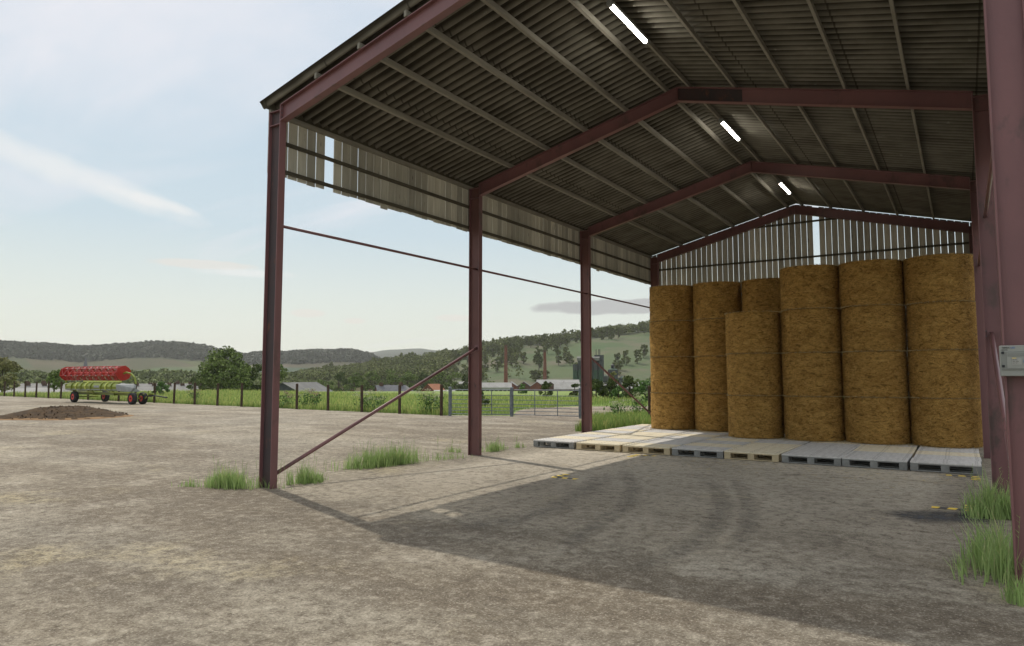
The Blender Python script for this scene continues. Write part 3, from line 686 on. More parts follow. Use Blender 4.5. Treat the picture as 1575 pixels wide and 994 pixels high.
for si, ((x, y), nb, lab) in enumerate(stacks):
    for k in range(nb):
        pi_ = (si + k) % 3; src = protos[pi_]
        o = src if pi_ not in usedp else copy_tree(src); usedp.add(pi_)
        o.location = (x + rnd.uniform(-.012, .012), y + rnd.uniform(-.012, .012), .192 + k * 1.121); o.rotation_euler = (0, 0, rnd.uniform(0, 6.28))
        if si > 3: o.scale = (1.014, 1.014, 1)
        o['label'] = 'straw bale, %s in the %s' % (lv[nb][k], lab)

sl_m = MB()
for _ in range(900):
    (sx_, sy_), nb_, _l = rnd.choice(stacks); a = rnd.uniform(math.pi, 2 * math.pi + .4); d = .74 + abs(rnd.gauss(0, .16))
    x = sx_ + d * math.cos(a); y = sy_ + d * math.sin(a); on = y > 8.06 and .36 < x < 9.98
    if any(math.hypot(x - c_[0][0], y - c_[0][1]) < .735 for c_ in stacks): continue
    l = rnd.uniform(.025, .07); b2 = rnd.uniform(0, 6.28); z = .195 if on else .016
    sl_m.bar((x, y, z), (x + l * math.cos(b2), y + l * math.sin(b2), z + rnd.uniform(0, .012)), .005, .003)
for _ in range(260):
    x = rnd.uniform(2.5, 9.6); y = 7.9 - abs(rnd.gauss(0, 1.3)); l = rnd.uniform(.03, .09); b2 = rnd.uniform(0, 6.28)
    sl_m.bar((x, y, .026), (x + l * math.cos(b2), y + l * math.sin(b2), .03), .005, .003)
tag(sl_m.build('straw_litter', M['straw_light']), 'loose pale straw bits scattered on the pallets round the bale stacks', 'straw', kind='stuff')

# ------------------------------------------------------------------ switch box on the near right column
bx_ = empty('switch_box', (10.0, -Fw / 2 - .002, 1.81), 0, 'grey plastic switch box with clear window fixed to the nearest right column', 'electrical box')
b = MB(); b.box(0, .36, -.085, 0, 0, .262); b.build('housing', M['box'], bx_, bevel=.006)
b = MB(); b.box(.010, .35, -.092, -.0855, .052, .212); rec = b.build('lid', M['box_dark'], bx_, bevel=.003)
b = MB(); b.box(.05, .33, -.0955, -.0925, .066, .200); b.build('window', M['box'], rec)
b = MB(); b.box(.055, .33, -.0985, -.096, .168, .196); b.build('label_strip', M['box_dark'], rec)
b = MB(); b.box(.085, .15, -.0985, -.096, .098, .150); b.build('printed_label', M['wall_pale'], rec)
b = MB(); b.box(.085, .115, -.1, -.0987, .151, .155); b.build('yellow_stripe', M['yellow'], rec)
for z in (.190, .075):
    b = MB(); b.box(.012, .032, -.098, -.0925, z, z + .020); b.build('latch', M['dark_metal'], rec)
b = MB(); b.tube((.185, -.0965, .125), (.185, -.103, .125), .022, n=20); kb = b.build('dial', M['ink_blue'], rec)
b = MB(); b.tube((.185, -.1035, .125), (.185, -.110, .125), .017, n=20); b.build('dial_cap', M['white'], kb)
b = MB(); b.tube((.18, -.0855, .025), (.18, -.092, .025), .014, n=16); b.build('cable_gland', M['ink'], bx_)
def text(s, size, loc, m, parent, name):
    cu = bpy.data.curves.new(name, 'FONT'); cu.body = s; cu.size = size; cu.extrude = .0006; cu.space_character = 0.92
    o = bpy.data.objects.new(name, cu); COL.objects.link(o); bpy.context.view_layer.update()
    me = bpy.data.meshes.new_from_object(o.evaluated_get(bpy.context.evaluated_depsgraph_get())); bpy.data.objects.remove(o)
    me.materials.append(m); o = bpy.data.objects.new(name, me); COL.objects.link(o); o.parent = parent
    o.location = loc; o.rotation_euler = (math.pi / 2, 0, 0); return o
text('TERRA', .020, (.016, -.0868, .236), M['ink'], bx_, 'lettering'); text('LED', .020, (.078, -.0868, .236), M['ink_blue'], bx_, 'lettering')
text('LED-LINE', .012, (.012, -.0868, .220), M['ink'], bx_, 'small_lettering')
text('24V  IP65', .009, (.088, -.0992, .136), M['ink'], rec, 'small_print'); text('230V~ 50Hz', .009, (.088, -.0992, .122), M['ink'], rec, 'small_print'); text('16A  T40', .009, (.088, -.0992, .108), M['ink'], rec, 'small_print')

# ------------------------------------------------------------------ hazard corner markings on the floor
def hazard(x, y, sx, sy, lab):
    root = empty('hazard_marking', (x, y, .0125), 0, lab, 'floor marking', 'black and yellow corner markings painted on the floor')
    a = MB(); k = MB(); w_, l_, n = .14, .52, 5
    for i in range(n):
        t0, t1 = l_ * i / n, l_ * (i + 1) / n; q = a if i % 2 == 0 else k; sh = .03
        q.add([(sx * (t0 + sh), 0, 0), (sx * (t1 + sh if i < n - 1 else t1), 0, 0), (sx * (t1), sy * w_, 0), (sx * (t0), sy * w_, 0)], [(0, 1, 2, 3)])
        if i: q.add([(0, sy * (t0 + sh), 0), (0, sy * (t1 + sh if i < n - 1 else t1), 0), (sx * w_, sy * t1, 0), (sx * w_, sy * t0, 0)], [(0, 1, 2, 3)])
    a.build('yellow_stripes', M['yellow'], root); k.build('black_stripes', M['black'], root)
hazard(3.42, 3.50, 1, 1, 'black and yellow corner marking on the left floor, nearer the camera')
hazard(3.25, 7.80, 1, -1, 'black and yellow corner marking just in front of the pale pallets on the left')
hazard(9.90, 7.80, -1, -1, 'black and yellow corner marking in front of the rightmost pallet')
hazard(9.80, 3.84, -1, 1, 'black and yellow corner marking half hidden by grass beside the oil stain')

# ------------------------------------------------------------------ grass tufts
def blades(pts, hmin, hmax, wd, m, name, parent=None, lean=.35, tipp=0.0):
    n = len(pts); P = np.array(pts, float); hh = rng.uniform(hmin, hmax, n) * (P[:, 3] if P.shape[1] > 3 else 1); P = P[:, :3]
    th = rng.uniform(0, 2 * np.pi, n); d = np.stack([np.cos(th), np.sin(th), 0 * th], 1)
    ph = rng.uniform(0, 2 * np.pi, n); ld = np.stack([np.cos(ph), np.sin(ph), 0 * ph], 1) * (rng.uniform(0, lean, n) * hh)[:, None]
    w_ = (wd * rng.uniform(.6, 1.2, n))[:, None]; up = np.zeros((n, 3)); up[:, 2] = hh
    a = P - d * w_ / 2; b = P + d * w_ / 2; m1 = P + up * .55 + ld * .3; c = m1 + d * w_ * .4; e = m1 - d * w_ * .4; t = P + up + ld
    V = np.stack([a, b, c, e, t, t + d * w_ * .08], 1).reshape(-1, 3)
    o = np.arange(n)[:, None] * 6; lo = (o + np.array([[0, 1, 2, 3, 3, 2, 5, 4]])).ravel()
    has = rng.random(n) < tipp; tip = np.zeros((n, 6)); tip[has, 4:] = 1; tip[has, 2:4] = .35
    return np_mesh(name, V, 4, lo, m, parent, tip=tip.ravel())
def tuft(cx, cy, rx, ry, n, hh, lab, wd=.012, rot=0, z=.006):
    pts = []
    subs = [(rnd.gauss(0, .62), rnd.gauss(0, .5), rnd.uniform(.14, .36), rnd.uniform(.45, 1.0)) for _ in range(17)]
    for _ in range(n):
        s = rnd.choice(subs); x = (s[0] + rnd.gauss(0, s[2])) * rx * .7; y = (s[1] + rnd.gauss(0, s[2])) * ry * .7
        f = max(.3, 1.15 - math.hypot(x / rx, y / ry) * .6) * s[3] * 1.25
        pts.append((x * math.cos(rot) - y * math.sin(rot), x * math.sin(rot) + y * math.cos(rot), 0, f))
    r = empty('grass_tuft', (cx, cy, z), 0, lab, 'grass', 'grass tufts growing through the concrete')
    blades(pts, hh * .35, hh, wd, M['tuft'], 'blades', r, .55, tipp=.14)
    # a few thin seed stems
    s = MB()
    for p in rnd.sample(pts, max(3, n // 60)):
        a = Vector(p[:3]); e = a + Vector((rnd.uniform(-.1, .1), rnd.uniform(-.1, .1), hh * rnd.uniform(1.0, 1.4))); s.tube(a, e, .0018, .001, 4)
        for k in range(5): c = a.lerp(e, .72 + k * .065); s.tube(c, c + Vector((rnd.uniform(-.03, .03), rnd.uniform(-.03, .03), .025)), .003, .0006, 4)
    s.build('seed_stems', M['tuft'], r)
tuft(-.35, -.30, .75, .30, 900, .34, 'bright green grass tuft left of the front left column foot', rot=.35)
tuft(.22, .62, .20, .55, 420, .36, 'grass tuft right of the front left column, under the foot of the brace')
tuft(-.22, 3.25, .32, 1.6, 1500, .40, 'wide grass tuft on the yard halfway between the front two left columns', rot=-.25)
tuft(.02, 6.75, .25, .5, 300, .30, 'small grass tuft just right of the second left column')
tuft(-.62, 5.9, .2, .2, 80, .24, 'sparse grass wisp left of the second left column')
tuft(.1, 7.7, .15, .2, 60, .22, 'tiny grass wisp between second left column and the pallets')
tuft(9.93, 3.5, .36, .28, 650, .50, 'tall grass tuft beside the oil stain near the right columns', .014)
tuft(9.90, .55, .28, .75, 620, .55, 'tall grass tuft at the foot of the nearest right column', .013)
tuft(10.02, -.42, .12, .2, 120, .28, 'short grass tuft in front of the nearest right column foot', .012)

# long grass of the field behind the fence
pts = []
def infield(x, y):
    if x < -10.8: return y > fence_y(x) + .1
    return False
cnt = 0
while cnt < 52000:
    x = rnd.uniform(-72, -10.8); t = rnd.random() ** 1.7 * 26; y = fence_y(x) + .12 + t; pts.append((x, y, 0, .8 + .5 * rnd.random() + .25 * math.sin(x * .9) * math.sin(y * .7))); cnt += 1
tag(blades(pts, .16, .36, .045, M['grass'], 'field_grass', tipp=.5), 'long meadow grass with yellowish tips behind the post fence', 'grass', kind='stuff')
pts = []
ax, ay = gp(690, 640)[:2]
cnt = 0
tq = [(p[0], p[1]) for p in tp]
def inpoly(x, y, poly):
    c = False; j = len(poly) - 1
    for i in range(len(poly)):
        if (poly[i][1] > y) != (poly[j][1] > y) and x < (poly[j][0] - poly[i][0]) * (y - poly[i][1]) / (poly[j][1] - poly[i][1]) + poly[i][0]: c = not c
        j = i
    return c
while cnt < 26000:
    u = rnd.uniform(655, 1035); v = rnd.uniform(609, 664); x, y, _ = gp(u, v)
    if inpoly(x, y, tq) or inpoly(x, y, yard) or inpoly(x + .3, y - .3, tq): continue
    near = v > 640
    pts.append((x, y, 0, (.9 if near else .55) * (.7 + .5 * rnd.random()))); cnt += 1
tag(blades(pts, .14, .42, .03, M['grass'], 'verge_grass', tipp=.2), 'grass verge beyond the metal gates and behind the rear left column', 'grass', kind='stuff')
# tall weeds by the fence
def weed(u, v, h, mh, lab, n=9):
    x, y, _ = gp(u, v); r = empty('wild_plant', (x, y, 0), 0, lab, 'plant', 'tall weeds along the fence'); s = MB(); f = []
    for k in range(n):
        a = Vector((rnd.uniform(-.25, .25), rnd.uniform(-.25, .25), 0)); e = a + Vector((rnd.uniform(-.3, .3), rnd.uniform(-.3, .3), h * rnd.uniform(.6, 1))); s.tube(a, e, .012, .006, 4)
        for _ in range(26): f.append((e.x + rnd.gauss(0, .09), e.y + rnd.gauss(0, .09), e.z + rnd.gauss(0, .03)))
    s.build('stems', M['leaf_bright'], r); f = np.array(f); leaves('flower_heads', f, np.full(len(f), .026), mh, r)
    P = np.stack([rng.normal(0, .22, 160), rng.normal(0, .22, 160), rng.uniform(0, h * .75, 160)], 1); leaves('leaves', P, np.full(160, .06), M['leaf_bright'], r)
M['umbel'] = noisy('cream_flower_heads', (0.50, 0.50, 0.34), (0.40, 0.42, 0.26), 9, 0.8); M['umbel_pink'] = noisy('dry_pinkish_flower_heads', (0.36, 0.26, 0.19), (0.28, 0.22, 0.15), 9, 0.8)
for u, v, h, mh, lab in ((438, 628, 1.0, 'umbel_pink', 'tall weed with dry brownish heads just right of the front left column'), (470, 628, 1.15, 'umbel', 'tall green weed left of the fourth fence post from the gate'), (485, 628, 1.05, 'umbel_pink', 'weed with dry brownish heads right of the post behind it'),
                         (560, 633, 1.0, 'umbel', 'green weed behind the third fence post from the gate'), (582, 634, 1.1, 'umbel', 'green weed with cream heads halfway between two fence posts'), (658, 637, 1.3, 'umbel', 'cream flowering weed left of the last fence post before the gate'),
                         (670, 637, 1.15, 'umbel', 'cream flowering weed touching the last fence post before the gate'), (978, 640, 1.1, 'umbel', 'tall pale weed by the lone post beside the bales'), (300, 618, .9, 'umbel_pink', 'brownish weed right of the combine header trailer'), (950, 643, .8, 'umbel', 'pale weed on the verge left of the bales')):
    weed(u, v, h, M[mh], lab)

# ------------------------------------------------------------------ fence and gates
fence = empty('post_fence', (0, 0, 0), 0, 'long fence of dark wooden posts and thin wires along the edge of the yard', 'fence')
def on_line(u):
    d = ray(u, 600); # intersect CY + t*d1 = 18.3 - .066*(CX + t*d0 + 11)
    t = (18.3 - .066 * (CX + 11) - CY) / (d[1] + .066 * d[0]); return CX + t * d[0], CY + t * d[1]
ps = []
for u in (-10, 7, 22, 39, 56, 75, 94, 114, 136, 159, 183, 209, 238, 268, 300, 335, 372, 413, 457, 505, 557, 615, 679):
    x, y = on_line(u); ps.append((x, y)); b = MB(); r = .075; h = 1.42 + rnd.uniform(-.03, .05)
    b.tube((0, 0, -.1), (0, 0, h - .03), r, r * .96, 10); b.tube((0, 0, h - .03), (0, 0, h), r * .96, r * .7, 10)
    o = b.build('post', M['post'], fence, smooth=False); o.location = (x, y, 0); o.rotation_euler = (rnd.uniform(-.015, .015), rnd.uniform(-.015, .015), 0)
for z in (.35, .75, 1.15):
    b = MB()
    for p, q in zip(ps, ps[1:]): b.tube((p[0], p[1] - .08, z), (q[0], q[1] - .08, z), .003, n=4)
    b.build('wire', M['wire'], fence)
x, y, _ = gp(1000, 646); lp = empty('wooden_post', (x, y, 0), 0, 'lone dark wooden post standing just left of the bale stacks', 'post')
b = MB(); b.tube((0, 0, -.1), (0, 0, 1.42), .085, n=10); b.tube((0, 0, 1.42), (0, 0, 1.45), .085, .06, n=10); b.build('shaft', M['post'], lp)
def gate(p, q, lab, hang):
    L_ = math.hypot(q[0] - p[0], q[1] - p[1]); a = math.atan2(q[1] - p[1], q[0] - p[0]); g_ = empty('field_gate', (p[0], p[1], 0), a, lab, 'gate', 'galvanised field gates')
    f = MB(); h0, h1 = .10, 1.22
    f.tube((.07, 0, h0), (.07, 0, h1), .022, n=8); f.tube((L_ - .07, 0, h0), (L_ - .07, 0, h1), .022, n=8); f.tube((.07, 0, h1), (L_ - .07, 0, h1), .024, n=8); f.tube((.07, 0, h0), (L_ - .07, 0, h0), .02, n=8); f.build('frame', M['galv'], g_)
    for k, z in enumerate((.26, .41, .57, .76, .97)):
        b = MB(); b.tube((.07, 0, z), (L_ - .07, 0, z), .014, n=8); b.build('rail', M['galv'], g_)
    for t in (.35, .68):
        b = MB(); b.box(L_ * t - .02, L_ * t + .02, -.026, -.018, h0, h1); b.build('upright', M['galv'], g_)
gpA, gpB, gpC = gp(692, 640), (gp(787, 641)), gp(893, 644)
gate(gpA, gpB, 'left galvanised field gate, between the blue-grey posts at the fence end', 0)
gate(gpB, gpC, 'right galvanised field gate, closing the track beside the third left column', 1)
for p, lab in ((gpA, 'steel gate post next to the last wooden fence post'), (gpB, 'steel gate post between the two field gates'), (gpC, 'steel gate post partly hidden by the third left column')):
    o = empty('gate_post', (p[0], p[1], 0), 0, lab, 'post', 'steel gate posts'); b = MB(); b.tube((0, 0, -.1), (0, 0, 1.33), .075, n=12); b.build('shaft', M['galv'], o, smooth=False)
    b = MB(); b.tube((0, 0, 1.331), (0, 0, 1.36), .08, .05, n=12); b.build('cap', M['galv'], o)

# ------------------------------------------------------------------ dirt heap
hx, hy, _ = gp(100, 640.5); V = []; F_ = []; nr, na = 26, 72; q = random.Random(3)
for i in range(nr + 1):
    r_ = i / nr
    for k in range(na):
        a = 2 * math.pi * k / na; e = 1 + .07 * math.sin(3 * a + 1) + .05 * math.sin(5 * a); 
        z = .42 * (min(1, max(0, (1 - r_) / .66)) ** 1.1) + (q.uniform(-.015, .02) if r_ < .93 else 0) * (1 - r_ * .5)
        V.append((r_ * 2.75 * e * math.cos(a), r_ * 3.6 * e * math.sin(a), z if r_ < .999 else 0.0))
for i in range(nr):
    for k in range(na): F_.append((i * na + k, (i + 1) * na + k, (i + 1) * na + (k + 1) % na, i * na + (k + 1) % na))
M['soil'] = noisy('dark_soil', (0.032, 0.018, 0.007), (0.080, 0.046, 0.017), 3, 0.95, 0.9, 6, dist=.1)
M['clay'] = noisy('orange_clay', (0.26, 0.16, 0.075), (0.17, 0.10, 0.045), 3, 0.95, 0.3)
b = MB(); b.add(V, F_); hp = b.build('soil_heap', M['soil'], smooth=True); hp.location = (hx, hy, .008); hp.rotation_euler = (0, 0, math.atan2(hy - CY, hx - CX) + math.pi / 2)
tag(hp, 'low heap of dark brown soil with an orange rim on the yard', 'soil heap')
me = hp.data; me.materials.append(M['clay'])
for p in me.polygons:
    rr = p.index // na
    if rr >= nr - 3 + q.choice((0, 0, 1, 1, 2)): p.material_index = 1
cl_ = MB()
for _ in range(420):
    a = q.uniform(0, 6.28); r_ = math.sqrt(q.random()) * .93; x, y = r_ * 2.75 * math.cos(a), r_ * 3.6 * math.sin(a); z = .42 * min(1, max(0, (1 - r_) / .66)) ** 1.1; s = q.uniform(.015, .04)
    cl_.tube((x, y, z - s * .3), (x + q.uniform(-s, s), y + q.uniform(-s, s), z + s), s, s * .4, 5)
cl_.build('soil_clods', M['soil'], hp)

# ------------------------------------------------------------------ combine header on its trailer
HX, HY = -40.3, 18.4
tr = empty('header_trailer', (HX, HY, 0), 0, 'lime green four wheeled trailer carrying the combine header', 'trailer')
def wheel(x, y, face):
    t = MB(); pr = [(-.17, .27), (-.18, .42), (-.14, .475), (-.05, .49), (.05, .49), (.14, .475), (.18, .42), (.17, .27)]; n = 28; V = []; F_ = []
    for i in range(n):
        a = 2 * math.pi * i / n
        for (yy, rr) in pr: V.append((rr * math.cos(a), yy, rr * math.sin(a)))
    m_ = len(pr)
    for i in range(n):
        for j in range(m_ - 1): F_.append((i * m_ + j, i * m_ + j + 1, ((i + 1) % n) * m_ + j + 1, ((i + 1) % n) * m_ + j))
    e = empty('wheel', (x, y, .49)); e.parent = tr
    t.add(V, F_); t.build('tyre', M['tyre'], e, smooth=True)
    r_ = MB(); r_.tube((0, -.15, 0), (0, .15, 0), .272, n=24); rm = r_.build('rim', M['red_bright'], e)
    r_ = MB(); r_.tube((0, -.19, 0), (0, .19, 0), .075, n=12); r_.build('hub', M['dark_metal'], rm)
    for k in range(6):
        a = k * math.pi / 3; pass
for x, y in ((-4.75, -1.1), (-4.15, 1.22), (4.7, -1.1), (4.7, -.25)): wheel(x, y, -1)
b = MB(); b.bar((-5.4, -.35, .78), (4.2, -.35, .78), .14, .2); b.bar((-5.4, .45, .78), (4.2, .45, .78), .14, .2)
for x in (-4.6, -2.0, .8, 3.2): b.bar((x, -.7, .73), (x, .8, .73), .12, .12, (0, 0, 1))
b.build('frame', M['lime'], tr, bevel=.01)
b = MB(); b.bar((-3.9, -.8, .49), (-3.9, .85, .49), .1, .1); b.bar((3.85, -.8, .49), (3.85, .25, .49), .1, .1); b.bar((-3.9, -.3, .5), (-3.9, -.3, .75), .1, .1); b.bar((3.85, -.3, .5), (3.85, -.3, 1.1), .14, .2); b.build('axle', M['lime'], tr)
for x, x2 in ((-4.3, -1.8), (.6, 3.0)):
    b = MB(); b.bar((x, -.78, .93), (x2, -.78, .93), .12, .09); b.build('support_rail', M['lime_pale'], tr)
for x in (-4.6, -2.0, .8, 3.2):
    b = MB(); b.bar((x, -.6, .8), (x, -.78, 1.06), .1, .06); b.bar((x, .6, .8), (x, .7, 1.06), .1, .06); b.build('support_bracket', M['lime'], tr)
b = MB(); b.bar((3.9, -.1, .62), (5.0, -.15, .74), .16, .1); b.bar((5.0, -.15, .74), (6.5, -.2, .62), .09, .09); b.bar((4.0, .3, .62), (5.0, -.1, .72), .09, .09); b.tube((6.5, -.2, .62), (6.75, -.21, .60), .06, n=8); b.build('drawbar', M['dark_metal'], tr)
b = MB(); b.bar((4.1, -.3, .3), (4.5, -.35, .62), .06, .06); b.bar((4.0, -.1, 1.0), (4.25, -.2, .6), .3, .1); b.build('drawbar_hitch', M['lime'], tr)

hd = empty('combine_header', (HX, HY, 0), 0, 'lime green combine header with a large red reel resting on the trailer', 'farm machine')
b = MB(); prof = [(-.62, 1.07), (-.78, 1.20), (-.84, 1.42), (-.74, 1.62), (-.55, 1.74), (-.46, 1.70), (-.60, 1.58), (-.68, 1.40), (-.64, 1.24), (-.52, 1.14), (.75, 1.10), (.95, 1.04), (.95, 1.0), (.5, 1.03)]
b.prism(prof, 'x', -4.6, 3.3); b.build('trough', M['lime'], hd)
for k in range(9):
    x = -3.7 + k * .78
    if k == 5: continue
    b = MB()
    for p, q_ in zip(((-.64, 1.05), (-.81, 1.19), (-.87, 1.42), (-.765, 1.64)), ((-.81, 1.19), (-.87, 1.42), (-.765, 1.64), (-.56, 1.775))): b.bar((x, p[0] - .02, p[1]), (x, q_[0] - .02, q_[1]), .06, .16, (1, 0, 0))
    b.build('rib', M['lime_pale'] if k % 2 else M['lime'], hd)
b = MB(); b.bar((.05, -.875, 1.42), (1.05, -.875, 1.42), .02, .18); b.build('badge', M['pale_metal'], hd)
b = MB(); b.bar((-4.6, -.80, 1.16), (3.3, -.80, 1.16), .04, .07); b.build('edge_strip', M['pale_metal'], hd)
b = MB(); b.bar((-2.3, -.5, 1.84), (3.4, -.5, 1.84), .16, .14); b.build('top_beam', M['lime_pale'], hd, bevel=.01)
for x in (3.32, -4.75):
    s = 1 if x > 0 else -1
    b = MB(); b.prism([(-.86, 1.60), (-.80, 1.12), (-.3, 1.0), (.9, .98), (1.15, 1.02), (.6, 1.35), (-.2, 1.70)], 'x', x, x + .12); b.build('end_panel', M['pale_metal'] if s > 0 else M['lime'], hd)
b = MB(); b.add([(3.45, -.86, 1.60), (3.45, -.80, 1.08), (5.0, -.55, 1.05), (5.2, -.5, 1.32), (5.1, -.3, 1.62), (3.45, -.5, 1.70), (3.45, -.4, 1.05), (5.0, -.4, 1.05), (5.2, -.3, 1.30), (5.1, -.2, 1.55)],
                [(0, 1, 2, 3), (0, 3, 4, 5), (6, 7, 8, 9, 5), (1, 6, 7, 2), (2, 7, 8, 3), (3, 8, 9, 4), (4, 9, 5), (0, 5, 6, 1)]); b.build('crop_divider', M['pale_metal'], hd)
for p, q_ in (((-4.75, 0, 1.1), (-5.9, .25, 1.35)),):
    b = MB(); b.add([(-4.76, -.84, 1.6), (-4.76, -.78, 1.12), (-4.76, .6, 1.05), (-5.6, -.3, 1.5), (-5.5, -.1, 1.25)], [(0, 1, 4, 3), (1, 2, 4), (0, 3, 2), (3, 4, 2), (0, 2, 1)]); b.build('crop_divider', M['lime'], hd)
for c_ in hd.children: c_.scale.x = 1.063; c_.location.x = .59
for c_ in tr.children:
    if not c_.name.startswith('wheel'): c_.scale.x = 1.2
hd.location = (-41.5, 17.95, 0); hd.scale = (.82, .82, .82); tr.scale = (.82, .82, .82)
reel = empty('reel', (0, 0, 2.54)); reel.parent = hd
RX0, RX1, RR, RY = -6.3, 3.4, .60, .1
def rp(x, k, r=RR, off=0.0): a = 2 * math.pi * (k + off + .3) / 6; return (x, RY + r * math.cos(a), r * math.sin(a))
for x in (RX0, RX1):
    b = MB(); V = [rp(x, k / 2, (RR + .05) * (1 if k % 2 == 0 else .94)) for k in range(12)]; V += [(p[0] + .03, p[1], p[2]) for p in V]
    b.add(V, [tuple(range(12))[::-1], tuple(range(12, 24))] + [(i, (i + 1) % 12, 12 + (i + 1) % 12, 12 + i) for i in range(12)]); b.build('end_disc', M['red'], reel)
b = MB(); b.tube((RX0 + .04, RY, 0), (RX1 - .01, RY, 0), .11, n=14); b.build('centre_tube', M['red_bright'], reel, smooth=True)
ns_ = 9; xs_ = [RX0 + .04 + (RX1 - RX0 - .08) * i / ns_ for i in range(ns_ + 1)]
for k in range(6):
    b = MB(); b.tube(rp(RX0 + .035, k), rp(RX1 - .005, k), .035, n=6); bat = b.build('tine_bar', M['red'], reel)
    z = MB()
    for i in range(ns_):
        xm = (xs_[i] + xs_[i + 1]) / 2
        z.bar(rp(xs_[i], k), rp(xm, k, RR * .97, 1), .13, .02, rp(0, k, 1, .5)); z.bar(rp(xm, k, RR * .97, 1), rp(xs_[i + 1], k), .13, .02, rp(0, k, 1, .5))
    z.build('lattice_panel', M['red'], reel)
    j = MB()
    for i in range(1, ns_): p = Vector(rp(xs_[i], k, RR + .03)); j.tube(p - Vector((.05, 0, 0)), p + Vector((.05, 0, 0)), .045, n=6)
    j.build('bearing', M['pale_metal'], reel)
b = MB()
for x in xs_[1:-1]:
    for k in range(6): b.bar((x, RY, 0), rp(x, k), .03, .16, (1, 0, 0))
b.build('spokes', M['red'], reel)
for x, s in ((RX1 + .12, 1), (RX0 - .1, -.3)):
    b = MB(); pth = [(x, .08, 2.50), (x + .3 * s, .1, 2.62), (x + .9 * s, .2, 2.50), (x + 1.3 * s, .3, 2.15), (x + 1.5 * s, .3, 1.65)]
    for p, q_ in zip(pth, pth[1:]): b.bar(p, q_, .1, .13, (0, 1, 0))
    b.bar((x + 1.2 * s, .28, 2.1), (x + .5 * s, .28, 1.85), .06, .06, (0, 1, 0)); b.build('reel_arm', M['lime'], hd)

# ------------------------------------------------------------------ near trees and shrubs
T_ = {}
def near_tree(name, u, D, h, r, n, leaf, m, lab, group='trees beyond the fence', **k):
    o = make_tree(name, h, r, n, leaf, M[m], int(u * 7 + D), lab, group, **k); place(o, u, D); return o
near_tree('broadleaf_tree', 345, 108, 6.6, 3.9, 6500, .17, 'leaf_mid', 'large rounded broadleaf tree, tallest on the left, left of the front column', nc=46, low=.04, shape=.7)
near_tree('broadleaf_tree', 384, 112, 5.2, 2.5, 3600, .16, 'leaf_dark', 'dark broadleaf tree between the tallest tree and the front left column', low=.05)
near_tree('broadleaf_tree', 419, 126, 6.4, 2.6, 3200, .17, 'leaf_mid', 'broadleaf tree just right of the front left column, behind the grey roofed shed', low=.1)
near_tree('broadleaf_tree', 366, 104, 3.8, 2.3, 2600, .14, 'leaf_mid', 'low broadleaf tree in front of the gap right of the tallest tree', low=.02)
near_tree('broadleaf_tree', 5, 97, 4.1, 2.0, 3000, .15, 'leaf_olive', 'olive green tree at the left edge of the picture', low=.05)
near_tree('broadleaf_tree', 84, 97, 3.2, 1.2, 900, .13, 'leaf_mid', 'thin loose tree behind the left end of the combine header', low=.1)
def shrub(u, D, h, r, m, lab, n=1800, leaf=.1):
    o = make_tree('shrub', h, r, n, leaf, M[m], int(u * 3 + D), lab, 'shrubs beyond the fence', cat='shrub', low=0.0, shape=.55, nc=16); place(o, u, D)
shrub(310, 100, 2.4, 2.3, 'leaf_dark', 'dark low shrub at the left foot of the tallest tree')
shrub(246, 74, 1.3, 1.25, 'leaf_bright', 'bright green shrub behind the trailer drawbar', 1500, .08)
shrub(745, 41, .95, 1.05, 'leaf_dark', 'round dark shrub behind the left field gate', 1500, .06)
shrub(839, 62, 1.45, .8, 'leaf_dark', 'dark shrub in front of the brick gables, left of the third column', 1400, .07)
shrub(884, 66, 1.3, .7, 'leaf_dark', 'dark shrub touching the left side of the third left column', 1000, .07)
shrub(917, 58, 1.7, 1.0, 'leaf_dark', 'dark shrub just right of the third left column', 2200, .08)
shrub(940, 58, 1.75, 1.05, 'leaf_dark', 'middle dark shrub of the row right of the third left column', 2200, .08)
shrub(951, 54, 1.2, .8, 'leaf_bright', 'lighter green shrub in front of the dark shrub row', 1500, .07)
shrub(970, 58, 1.85, 1.15, 'leaf_dark', 'rightmost dark shrub of the row, nearest the lone post', 2200, .08)
shrub(992, 50, 1.5, .9, 'leaf_bright', 'light green bush beside the lone wooden post', 1500, .08)
shrub(804, 78, 1.1, .55, 'leaf_bright', 'small pale green shrub in front of the brick factory, right of the gate post', 800, .07)
near_tree('poplar_tree', 942, 75, 2.6, .5, 700, .09, 'leaf_olive', 'slim yellowish tree rising above the dark shrub row', low=.2)
for i, (u, top, D, m) in enumerate(((498, 574, 225, 'leaf_mid'), (522, 572, 235, 'leaf_dark'), (546, 574, 225, 'leaf_mid'), (572, 571, 235, 'leaf_mid'), (600, 566, 240, 'leaf_mid'), (628, 570, 230, 'leaf_mid'), (652, 573, 235, 'leaf_dark'), (676, 570, 240, 'leaf_mid'), (700, 571, 235, 'leaf_mid'), (716, 577, 225, 'leaf_dark'))):
    z = at(u, top, D)[2]; h = z + 6
    o = make_tree('valley_tree', h, h * .36, 2400, .27, M[m], 500 + i, '%s tree of the belt beyond the houses, %s from its left end' % ('dark' if m == 'leaf_dark' else 'light green', ['first', 'second', 'third', 'fourth', 'fifth, tallest,', 'sixth', 'seventh', 'eighth', 'ninth', 'tenth'][i]), 'tree belt beyond the houses', low=.05, nc=22); place(o, u, D)
for i, (u, D, h) in enumerate(((735, 335, 5.5), (755, 340, 6), (862, 338, 5.5), (908, 300, 4.6), (922, 302, 5), (968, 335, 6.4), (985, 335, 7), (1002, 330, 8))):
    o = make_tree('valley_tree', h, h * .55, 900, .3, M['leaf_mid'], 700 + i, 'leafy tree at the foot of the wooded hill, %s from the left' % ordn[i], 'trees at the foot of the hill', low=.0, nc=14); place(o, u, D)
